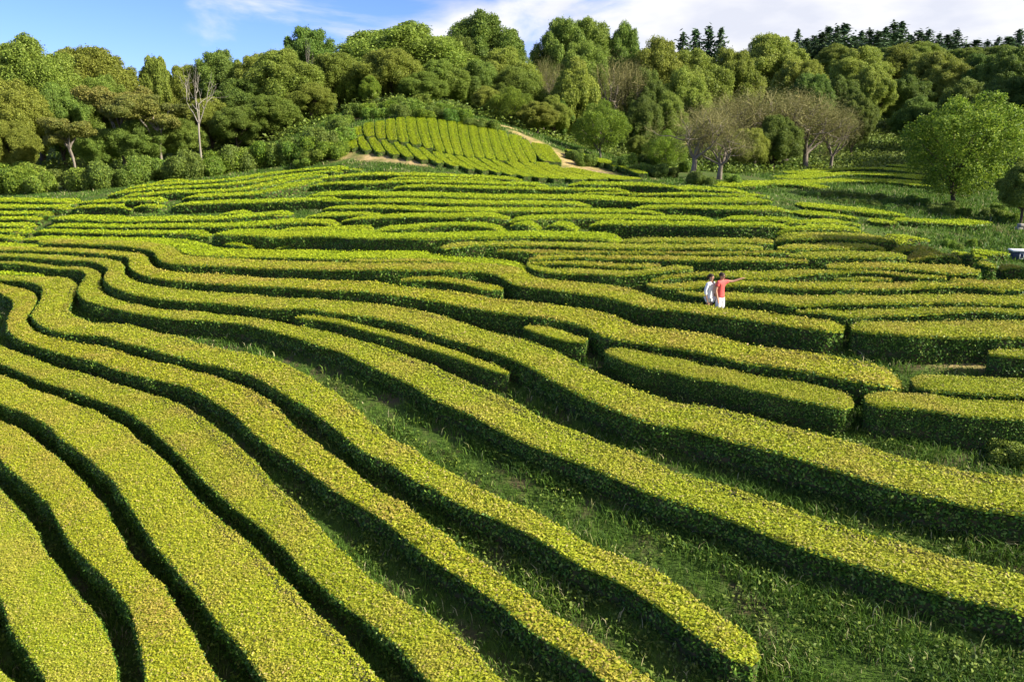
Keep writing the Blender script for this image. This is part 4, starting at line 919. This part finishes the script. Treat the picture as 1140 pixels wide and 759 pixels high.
plain_tree('tall', 31, 25.2, 15, 2.2, 'slim tall tree outside the right border that shades the terraces near the people', 'deep')
# shrubs along the wood edges and the valley
SH = []
def shrub(px, py, d, wpx, hpx, label, mat=None, name='shrub', group=None):
    a, b = ray(px, py)
    if d is None: q = ground_at(px, py)[0]; x, d = float(q[0]), float(q[1])
    else: x = float(a) * d
    rs = np.random.default_rng(int(px * 17 + py * 5))
    o = link(name, SHRUB[rs.integers(4)], None, (x, d, float(H(x, d)) - .1))
    s = wpx / FPX * d / 2; o.scale = (s, s, hpx / FPX * d); o.rotation_euler = (0, 0, rs.uniform(0, 6.28))
    if mat: o.material_slots[0].link = 'OBJECT'; o.material_slots[0].material = M[mat]
    tag(o, label, 'shrub', group); SH.append(o); return o
GB = 'sunlit bushes of the bank at the left border'
for i, (px, py, w, hh) in enumerate([(4, 215, 40, 32), (27, 215, 38, 33), (49, 214, 34, 28), (14, 208, 38, 32), (40, 206, 34, 28)]):
    shrub(px, py, None, w, hh, ['leftmost sunlit bush of the bank at the left border', 'second sunlit bush from the left in the bank at the left border', 'right end bush of the sunlit bank at the left border', 'sunlit bush in the back of the left bank, at the left', 'sunlit bush in the back of the left bank, at the right'][i], 'bright' if i % 2 else None, group=GB)
edge = [(75, 205), (92, 206), (112, 205), (132, 203), (150, 200), (168, 197), (186, 194), (202, 190), (218, 188), (234, 186), (250, 183), (266, 180), (282, 176), (298, 174), (314, 172), (330, 170), (346, 166), (362, 160), (376, 152)]
for i, (px, py) in enumerate(edge):
    shrub(px, py + (5 if px < 190 else 11), None, 36, 25 + i % 3 * 5, '%s bush from the %s in the hedge of bushes along the left wood' % ((NTH[i], 'left') if i < 10 else (NTH[len(edge) - 1 - i], 'right')), ['deep', 'shrub', 'fern', 'deep', 'shrub'][i % 5] if i < 8 else ['shrub', 'bright', 'fern'][i % 3], group='bushes along the left wood')
cr_ = [(418, 122), (432, 116), (446, 122), (460, 118), (474, 124), (488, 121), (502, 127), (516, 128), (530, 133), (545, 136), (405, 120), (392, 122), (380, 130), (372, 140), (440, 114), (466, 112), (494, 117), (515, 121)]
for i, (px, py) in enumerate(cr_):
    shrub(px, py + 10, None, 26, 14 + i % 4 * 2, ['low', 'round', 'pale', 'dark', 'wide', 'leafy'][i % 6] + ' bush on the mound crest, ' + (NTH[i] + ' of the nearer line from the left' if i < 10 else ['left end of the crest', 'upper left corner of the mound', 'left shoulder of the mound, upper', 'left shoulder of the mound, lower', 'back line at left', 'back line left of its middle', 'back line right of its middle', 'back line at right'][i - 10]), ['shrub', 'bright', 'fern'][i % 3], group='bushes on the mound crest')
rt = [(640, 176), (652, 183), (690, 189), (704, 193), (718, 194), (732, 196), (748, 196), (700, 183), (722, 186), (742, 184), (764, 190), (852, 186), (868, 190), (880, 192), (846, 178), (862, 180), (815, 205), (772, 204), (788, 205)]
for i, (px, py) in enumerate(rt):
    shrub(px, py + 2, None, 22, 14 + i % 3 * 3, ['first', 'second', 'third', 'fourth', 'fifth', 'sixth', 'seventh', 'eighth', 'ninth', 'tenth', 'eleventh', 'twelfth', 'thirteenth', 'fourteenth', 'fifteenth', 'sixteenth', 'seventeenth', 'eighteenth', 'nineteenth'][i] + ' bush in the thicket between the mound foot and the right valley', ['fern', 'shrub', 'deep'][i % 3], group='bushes between the mound foot and the valley')
vl = [(902, 219), (916, 219), (930, 219), (944, 221), (960, 221), (976, 223), (992, 226), (1010, 227), (1024, 228), (938, 226), (955, 228), (972, 230), (990, 232), (1005, 233), (1018, 224)]
for i, (px, py) in enumerate(vl):
    shrub(px, py, None, 19, 8 + i % 3, NTH[i % 13] + (' clipped bush from the left in the double bush row across the right valley' if i < 9 else ' bush in the nearer row of the double bush row across the right valley'), ['shrub', 'fern'][i % 2], group='clipped bushes across the right valley')
for i, (px, py, w, hh) in enumerate([(1056, 275, 17, 14), (1066, 277, 14, 9), (1080, 275, 14, 13), (992, 262, 10, 7), (1024, 262, 12, 7), (1092, 273, 12, 10)]):
    shrub(px, py, None, w, hh, ['left rounded bright bush beside the notched terrace end', 'low middle bush beside the notched terrace end', 'right rounded bush beside the notched terrace end', 'tiny dark bush on the grassy terrace corner at right', 'second tiny bush on the grassy terrace corner at right', 'small shaded bush behind the tea blocks at right'][i], ['bright', 'shrub', 'bright', 'deep', 'deep', 'fern'][i])
for i, (px, py) in enumerate([(1040, 238), (1055, 240), (1072, 241), (1100, 241), (1116, 243), (1128, 246), (1060, 233), (1110, 236)]):
    shrub(px, py, None, 20, 13, NTH[i] + ' bush from the left under the lone leafy tree' if i < 6 else ['bush left behind the trunk of the lone leafy tree', 'bush right behind the trunk of the lone leafy tree'][i - 6], ['fern', 'shrub', 'bright'][i % 3], group='bushes under the lone leafy tree')
for i, (px, py, w, hh, m) in enumerate([(352, 182, 34, 18, 'shrub'), (372, 176, 30, 22, 'bright'), (384, 160, 24, 22, 'shrub'), (378, 150, 26, 20, 'fern'), (340, 186, 26, 12, 'shrub'), (362, 166, 30, 22, 'deep')]):
    shrub(px, py, None, w, hh, ['bush low on the left flank of the mound, beside the straw bank', 'bright bush on the left flank of the mound', 'bush touching the left end of the mound rows', 'fern-like bush at the upper left flank of the mound', 'low bush at the tip of the left flank of the mound', 'dark bush in the middle of the left flank of the mound'][i], m, group='bushes on the left flank of the mound')
shrub(1124, 513, None, 56, 34, 'round feathery bush at the right border in front of the blocky hedge', 'shrub')
shrub(890, 195, None, 14, 8, 'small dark bush on the straw bank beside the small rows', 'deep')
# ------------------------------------------------------------------ people, box, wall
def simple_mat(name, col, rough=.8, spec=.3):
    m = new_mat(name); nt = m.node_tree; N, L = nt.nodes.new, nt.links.new
    o = N('ShaderNodeOutputMaterial'); p = N('ShaderNodeBsdfPrincipled'); p.inputs['Roughness'].default_value = rough; p.inputs['Specular IOR Level'].default_value = spec
    g = N('ShaderNodeTexCoord'); n = N('ShaderNodeTexNoise'); n.inputs['Scale'].default_value = 14; n.inputs['Detail'].default_value = 4; L(g.outputs['Object'], n.inputs['Vector'])
    r = N('ShaderNodeValToRGB'); r.color_ramp.elements[0].position = .3; r.color_ramp.elements[1].position = .7
    r.color_ramp.elements[0].color = (*[c * .86 for c in col], 1); r.color_ramp.elements[1].color = (*col, 1)
    L(n.outputs['Fac'], r.inputs[0]); L(r.outputs[0], p.inputs['Base Color']); L(p.outputs[0], o.inputs['Surface']); return m
M['skin'] = simple_mat('skin', (.50, .27, .17), .55)
M['white_cloth'] = simple_mat('white_cotton', (.80, .80, .80))
M['red_cloth'] = simple_mat('coral_red_cotton', (.62, .10, .09))
M['dark_hair'] = simple_mat('dark_brown_hair', (.035, .02, .012), .6)
M['black_plastic'] = simple_mat('black_plastic', (.01, .01, .012), .25)
M['shoe'] = simple_mat('grey_canvas', (.25, .24, .23))

def skin_mesh(name, joints, edges, mat, root=0, sub=2):
    """one continuous surface grown round a skeleton: joints = (x,y,z,rx[,ry])"""
    me = bpy.data.meshes.new(name)
    me.from_pydata([j[:3] for j in joints], edges, [])
    o = bpy.data.objects.new(name, me); COL.objects.link(o)
    md = o.modifiers.new('skin', 'SKIN'); md.use_smooth_shade = True; md.branch_smoothing = .4
    if not me.skin_vertices: 
        bpy.context.view_layer.objects.active = o
    for i, j in enumerate(joints):
        sv = me.skin_vertices[0].data[i]; sv.radius = (j[3], j[4] if len(j) > 4 else j[3]); sv.use_root = i == root
    ss = o.modifiers.new('sub', 'SUBSURF'); ss.levels = sub; ss.render_levels = sub
    dg = bpy.context.evaluated_depsgraph_get(); dg.update()
    ev = bpy.data.meshes.new_from_object(o.evaluated_get(dg))
    bpy.data.objects.remove(o)
    ev.materials.clear(); ev.materials.append(mat); ev.name = name
    for p in ev.polygons: p.use_smooth = True
    return ev

def ellipsoid(c, r, seg=16, ring=10, cut=None):
    th = np.linspace(0, np.pi, ring + 1); ph = np.arange(seg) * 2 * np.pi / seg
    v = np.stack([np.outer(np.sin(th), np.cos(ph)), np.outer(np.sin(th), np.sin(ph)), np.outer(np.cos(th), np.ones(seg))], -1).reshape(-1, 3) * r + c
    i = np.arange(ring)[:, None]; j = np.arange(seg)[None]
    f = np.stack([i * seg + j, i * seg + (j + 1) % seg, (i + 1) * seg + (j + 1) % seg, (i + 1) * seg + j], -1).reshape(-1, 4)
    return v, f

def person(loc, yaw, hgt, woman, label):
    """local frame: +x to the person's left, -y forward, z up; 1.75 m tall before scaling"""
    w = .92 if woman else 1.0
    sh = .185 * w
    if woman:   # arms hang, elbows slightly bent
        la = [(sh, 0, 1.43, .052), (sh + .055, .03, 1.17, .04), (sh + .05, -.06, .93, .031), (sh + .045, -.09, .85, .033)]
        ra = [(-sh, 0, 1.43, .052), (-sh - .05, .04, 1.17, .04), (-sh - .04, -.02, .93, .031), (-sh - .03, -.05, .85, .033)]
    else:       # left arm stretched out, pointing; right arm hanging
        la = [(sh, 0, 1.44, .058), (sh + .19, -.18, 1.43, .045), (sh + .35, -.34, 1.52, .034), (sh + .41, -.40, 1.545, .034)]
        ra = [(-sh, 0, 1.44, .058), (-sh - .07, .03, 1.17, .046), (-sh - .06, -.05, .92, .034), (-sh - .055, -.08, .84, .036)]
    J = [(0, .0, .95, .135 * w, .10), (0, .01, 1.12, .12 * w, .09), (0, .01, 1.30, .15 * w, .10), (0, 0, 1.43, .10, .08), (0, -.005, 1.51, .052), (0, -.02, 1.585, .075, .085), (0, -.015, 1.665, .078, .095), (0, -.01, 1.73, .05, .06)]
    E = [(0, 1), (1, 2), (2, 3), (3, 4), (4, 5), (5, 6), (6, 7)]
    def chain(start, pts):
        a = start
        for p in pts: J.append(p); E.append((a, len(J) - 1)); a = len(J) - 1
        return a
    lh = chain(3, la); rh = chain(3, ra)
    for side, hand, arm in ((1, lh, la), (-1, rh, ra)):
        h = np.array(J[hand][:3]); d = unit(h - np.array(arm[-2][:3])); e = unit(np.cross(d, [0, 0, 1.]) + 1e-6)
        for k, (off, ln) in enumerate(((-.03, .075), (-.01, .088), (.01, .082), (.03, .066))):
            if not woman and side == 1 and k > 1: ln *= .45      # the pointing hand folds two fingers
            b = h + d * .03 + e * off; chain(hand, [tuple(b + d * .02) + (.0095,), tuple(b + d * ln * .6 + np.array([0, 0, -.004])) + (.009,), tuple(b + d * ln + np.array([0, 0, -.012])) + (.0075,)])
        chain(hand, [tuple(h - e * .04 + d * .005) + (.011,), tuple(h - e * .055 + d * .04) + (.009,)])
    for s in (1, -1):
        f = .05 * s * (1 if woman else .6)
        chain(0, [(s * .095, 0, .88, .092 * w), (s * .10, -.01 + f * .4, .50, .060 * w), (s * .105, .02 + f, .10, .042), (s * .11, f - .02, .05, .042), (s * .125, f - .14, .035, .036, .03)])
    root = bpy.data.objects.new('person', None); COL.objects.link(root); root.location = loc; root.rotation_euler = (0, 0, yaw); k = hgt / 1.76; root.scale = (k, k, k)
    tag(root, label, 'person', 'couple standing between the hedges')
    body = link('body', skin_mesh('body', J, E, M['skin']), root)
    # nose, ears
    for nm, c, r in (('nose', (0, -.108, 1.625), (.012, .018, .02)), ('ear', (.08, -.01, 1.63), (.012, .02, .03)), ('ear', (-.08, -.01, 1.63), (.012, .02, .03)), ('mouth', (0, -.094, 1.588), (.024, .008, .007))):
        A = Acc(); A.add(*ellipsoid(np.array(c), np.array(r), 8, 6)); link(nm, A.mesh(nm, [M['skin']], True), root)
    H_ = Acc(); v, f = ellipsoid(np.array([0, .012, 1.672]), np.array([.092, .108, .092])); 
    v[:, 1] += np.where((v[:, 2] < 1.66) & (v[:, 1] < 0), .07, 0); v += np.random.default_rng(3).normal(0, .003, v.shape); H_.add(v, f)
    if woman: H_.add(*ellipsoid(np.array([0, .10, 1.66]), np.array([.05, .05, .055]), 10, 8)); H_.add(*tube(np.array([[0, .12, 1.66], [0, .15, 1.58], [0, .13, 1.48]]), [.04, .035, .012], 8))
    link('hair', H_.mesh('hair', [M['dark_hair']], True), root)
    # clothes
    sl = 1.0
    if woman:
        TJ = [(0, .01, .74, .20, .16), (0, .01, .95, .19, .15), (0, .015, 1.12, .175, .13), (0, .015, 1.30, .18, .13), (0, .0, 1.43, .115, .09), (0, -.0, 1.485, .07)]
        TE = [(i, i + 1) for i in range(5)]
        for s, arm in ((1, la), (-1, ra)):
            q = [tuple(p[:3]) + (p[3] + .022,) for p in arm[:3]]; q[2] = tuple(np.array(arm[1][:3]) * .35 + np.array(arm[2][:3]) * .65) + (.05,)
            a = 4
            for p in q: TJ.append(p); TE.append((a, len(TJ) - 1)); a = len(TJ) - 1
        link('shirt', skin_mesh('shirt', TJ, TE, M['white_cloth']), root)
        SJ = [(0, 0, .93, .15, .12), (.095, 0, .86, .11), (.098, 0, .72, .10), (-.095, 0, .86, .11), (-.098, 0, .72, .10)]
    else:
        TJ = [(0, .0, .82, .17, .13), (0, .0, .95, .165, .125), (0, .01, 1.12, .15, .115), (0, .01, 1.30, .178, .125), (0, 0, 1.43, .125, .10), (0, 0, 1.485, .075)]
        TE = [(i, i + 1) for i in range(5)]
        for s, arm in ((1, la), (-1, ra)):
            q = [tuple(arm[0][:3]) + (.085,), tuple(np.array(arm[0][:3]) * .4 + np.array(arm[1][:3]) * .6) + (.075,)]; a = 4
            for p in q: TJ.append(p); TE.append((a, len(TJ) - 1)); a = len(TJ) - 1
        link('shirt', skin_mesh('shirt', TJ, TE, M['red_cloth']), root)
        SJ = [(0, 0, 1.02, .15, .115), (0, 0, .92, .16, .12), (.098, 0, .84, .122), (.105, 0, .46, .098), (-.098, 0, .84, .122), (-.105, 0, .46, .098)]
    link('shorts', skin_mesh('shorts', SJ, [(0, 1), (1, 2), (0, 3), (3, 4)] if woman else [(0, 1), (1, 2), (2, 3), (1, 4), (4, 5)], M['white_cloth']), root)
    G = Acc()
    for s in (1, -1): G.add(*ellipsoid(np.array([s * .036, -.098, 1.648]), np.array([.032, .012, .022]), 10, 6)); G.add(*tube(np.array([[s * .066, -.09, 1.652], [s * .084, -.02, 1.652]]), [.005, .005], 5))
    G.add(*tube(np.array([[-.012, -.108, 1.652], [.012, -.108, 1.652]]), [.005, .005], 5))
    if not woman: link('sunglasses', G.mesh('sunglasses', [M['black_plastic']], True), root)
    for s in (1, -1):
        f = .05 * s * (1 if woman else .6); Sx = Acc(); v, fc = ellipsoid(np.array([s * .118, f - .07, .045]), np.array([.05, .13, .055]), 12, 8); v[:, 2] = np.maximum(v[:, 2], 0); Sx.add(v, fc); link('shoe', Sx.mesh('shoe', [M['shoe']], True), root)
    return root

print('people rows', ground_at([795, 795, 795], [352, 341, 336], .8)[:, 1])
def place_person(px, d, hgt, yaw, woman, label):
    x = float(ray(px, 320)[0]) * d
    return person((x, d, float(H(x, d)) - .02), yaw, hgt, woman, label)
# they stand in the row gap; yaw 0 faces the camera, positive yaw turns the face to the right of the picture
pw = place_person(791, 25.5, 1.77, math.radians(40), True, 'person in a loose white long shirt standing close behind the one in red')
pm = place_person(803, 25.42, 1.80, math.radians(38), False, 'person in a coral red shirt and white shorts pointing to the right')

# white-topped box at the right border
def box(A, c, s, mi=0, bev=.01):
    c = np.array(c, float); s = np.array(s, float) / 2
    bm_v = np.array([[x, y, z] for z in (-1, 1) for y in (-1, 1) for x in (-1, 1)]) * s + c
    A.add(bm_v, [[0, 2, 3, 1], [4, 5, 7, 6], [0, 1, 5, 4], [2, 6, 7, 3], [0, 4, 6, 2], [1, 3, 7, 5]], mi)
def bevel(o, w=.012):
    m = o.modifiers.new('bevel', 'BEVEL'); m.width = w; m.segments = 2; m.limit_method = 'ANGLE'
M['white_paint'] = simple_mat('white_paint', (.78, .78, .80), .5)
M['navy_paint'] = simple_mat('dark_blue_paint', (.03, .045, .09), .5)
M['pale_stone'] = noise_mat('pale_stone', [(.22, .20, .17), (.38, .35, .31)], scale=4, bump=.5)
q = ground_at(1136, 291)[0]; bx = bpy.data.objects.new('storage_cart', None); COL.objects.link(bx); bx.location = (q[0], q[1], float(H(*q))); bx.rotation_euler = (0, 0, math.radians(-12)); bx.scale = (.85, .85, .85)
tag(bx, 'white-topped dark blue low cart with square white-framed openings at the right border', 'cart')
A = Acc(); box(A, (0, 0, .36), (1.15, .62, .46)); o = link('body', A.mesh('body', [M['navy_paint']]), bx); bevel(o)
A = Acc(); box(A, (0, 0, .645), (1.28, .74, .10)); o = link('lid', A.mesh('lid', [M['white_paint']]), bx); bevel(o, .03)
for cx in (-.12, .14, .41):
    A = Acc()
    for a, b in (((cx - .10, -.322, .36), (.035, .03, .34)), ((cx + .10, -.322, .36), (.035, .03, .34)), ((cx, -.322, .515), (.165, .03, .035)), ((cx, -.322, .205), (.165, .03, .035))): box(A, a, b)
    fr = link('window_frame', A.mesh('window_frame', [M['white_paint']]), bx)
for sx in (-.42, .42):
    for sy in (-.22, .22):
        A = Acc(); box(A, (sx, sy, .06), (.07, .07, .18)); link('leg', A.mesh('leg', [M['navy_paint']]), bx)
q = ground_at(1151, 256)[0]; A = Acc(); rs = np.random.default_rng(4)
for i in range(7):
    for j in range(2): box(A, (-.9 + i * .32 + (j % 2) * .1, rs.uniform(-.03, .03), .09 + j * .19), (.31, .35, .18))
o = link('stone_wall', A.mesh('stone_wall', [M['pale_stone']]), None, (q[0], q[1], float(H(*q)))); bevel(o, .03); tag(o, 'low pale stone wall at the right border under the dark bushy tree', 'wall')

# ------------------------------------------------------------------ grass between the hedges
def free(x, y):
    ix = ((x + 70) * 10).astype(int); iy = (y * 10).astype(int); ok = (ix >= 0) & (ix < 1400) & (iy >= 0) & (iy < 900)
    r = np.ones(len(x), bool); r[ok] = ~FOOT[iy[ok], ix[ok]]; return r
def grass_blades(name, regions, label=None):
    rng = np.random.default_rng(77); V = []; R = []
    for (x0, x1, y0, y1, dens, lmin, lmax, wd, fld) in regions:
        k = int((x1 - x0) * (y1 - y0) * dens); x = rng.uniform(x0, x1, k); y = rng.uniform(y0, y1, k)
        # only what lies in front of the camera
        m = free(x, y) & (np.abs(x) < y * .82 + 3)
        if fld: m &= (rng.uniform(0, 1, k) < np.clip(.6 + 1.2 * lump(x, y, .55), .3, 1)) & (bare_at(x, y) < .15)
        x, y = x[m], y[m]; k = len(x)
        z = H(x, y) + .0; ln = rng.uniform(lmin, lmax, k) * (1 + .5 * lump(x, y, .8)); a = rng.uniform(0, 2 * np.pi, k)
        lean = rng.uniform(.2, .9, k) * ln; ld = rng.uniform(0, 2 * np.pi, k)
        bx_ = np.c_[np.cos(a), np.sin(a), np.zeros(k)] * (wd * rng.uniform(.6, 1.3, k))[:, None]
        p = np.c_[x, y, z - .03]; l = np.c_[np.cos(ld) * lean, np.sin(ld) * lean, np.zeros(k)]; up = np.c_[np.zeros(k), np.zeros(k), ln]
        m1 = p + l * .35 + up * .65; t = p + l + up * .85
        v = np.stack([p - bx_, p + bx_, m1 + bx_ * .8, m1 - bx_ * .8, m1 - bx_ * .8, m1 + bx_ * .8, t + bx_ * .12, t - bx_ * .12], 1)
        V.append(v.reshape(-1, 3)); R.append(np.repeat(np.clip(rng.normal(.45, .28, k) + .22 * lump(x, y, .3), 0, .99), 8))
    v = np.concatenate(V); f = np.arange(len(v)).reshape(-1, 4)
    print('grass', len(v) // 8)
    o = link(name, np_mesh(name, v, f, [M['grass']], rnd=np.concatenate(R))); tag(o, kind='stuff', label=label, cat='grass'); return o
grass_blades('grass', [(-16, 28, 6, 20, 620, .12, .34, .010, True), (-30, 32, 20, 34, 170, .12, .34, .016, True), (-46, 24, 34, 62, 100, .08, .22, .022, True), (22, 46, 34, 74, 90, .1, .4, .024, True), (-30, 14, 58, 88, 90, .08, .3, .028, True)], 'long green grass growing in the gaps between the tea hedges')

# broad-leaved weeds in the wide strips: one loose cover
def weeds(name, label, n, x0, x1, y0, y1, hmax, leaf, mat, inside=None, mask=True):
    rng = np.random.default_rng(hash(name) % 1000 if False else len(name) * 7); x = rng.uniform(x0, x1, n); y = rng.uniform(y0, y1, n); m = (np.abs(x) < y * .85 + 3)
    if mask: m &= free(x, y)
    if inside is not None: m &= inside(x, y)
    x, y = x[m], y[m]; k = len(x); st = 9
    h = hmax * rng.uniform(.3, 1, k); c = np.repeat(np.c_[x, y, H(x, y)], st, 0) + np.c_[rng.normal(0, hmax * .4, (k * st, 2)), rng.uniform(.1, 1, k * st) * np.repeat(h, st)]
    v, f, r = leaf_quads(c, np.array([[0, 0, 1.]]), leaf, rng, .7, .6)
    o = link(name, np_mesh(name, v, f, [M[mat]], rnd=r)); tag(o, label, 'undergrowth', kind='stuff'); print(name, len(f)); return o
weeds('weeds', 'leafy green weeds among the grass between the hedges', 16000, -16, 22, 7, 24, .26, .08, 'fern', inside=lambda x, y: lump(x, y, .7) > -.05)
def wooded(x, y):
    a = y * 0
    left = (x < -14) & (y > 66 + .02 * (x + 60) ** 2 * 0)
    back = (y > 79)
    return (left | back)
weeds('undergrowth', 'dense leafy undergrowth on the floor of the woods and the ravine', 90000, -110, 130, 62, 215, 1.4, .34, 'fern', inside=lambda x, y: (y > 84 + 6 * lump(x, y, .1)) | ((x < -20) & (y > 72 + 3 * lump(x, y, .12) + np.maximum(0, (x + 55) * .25))), mask=False)
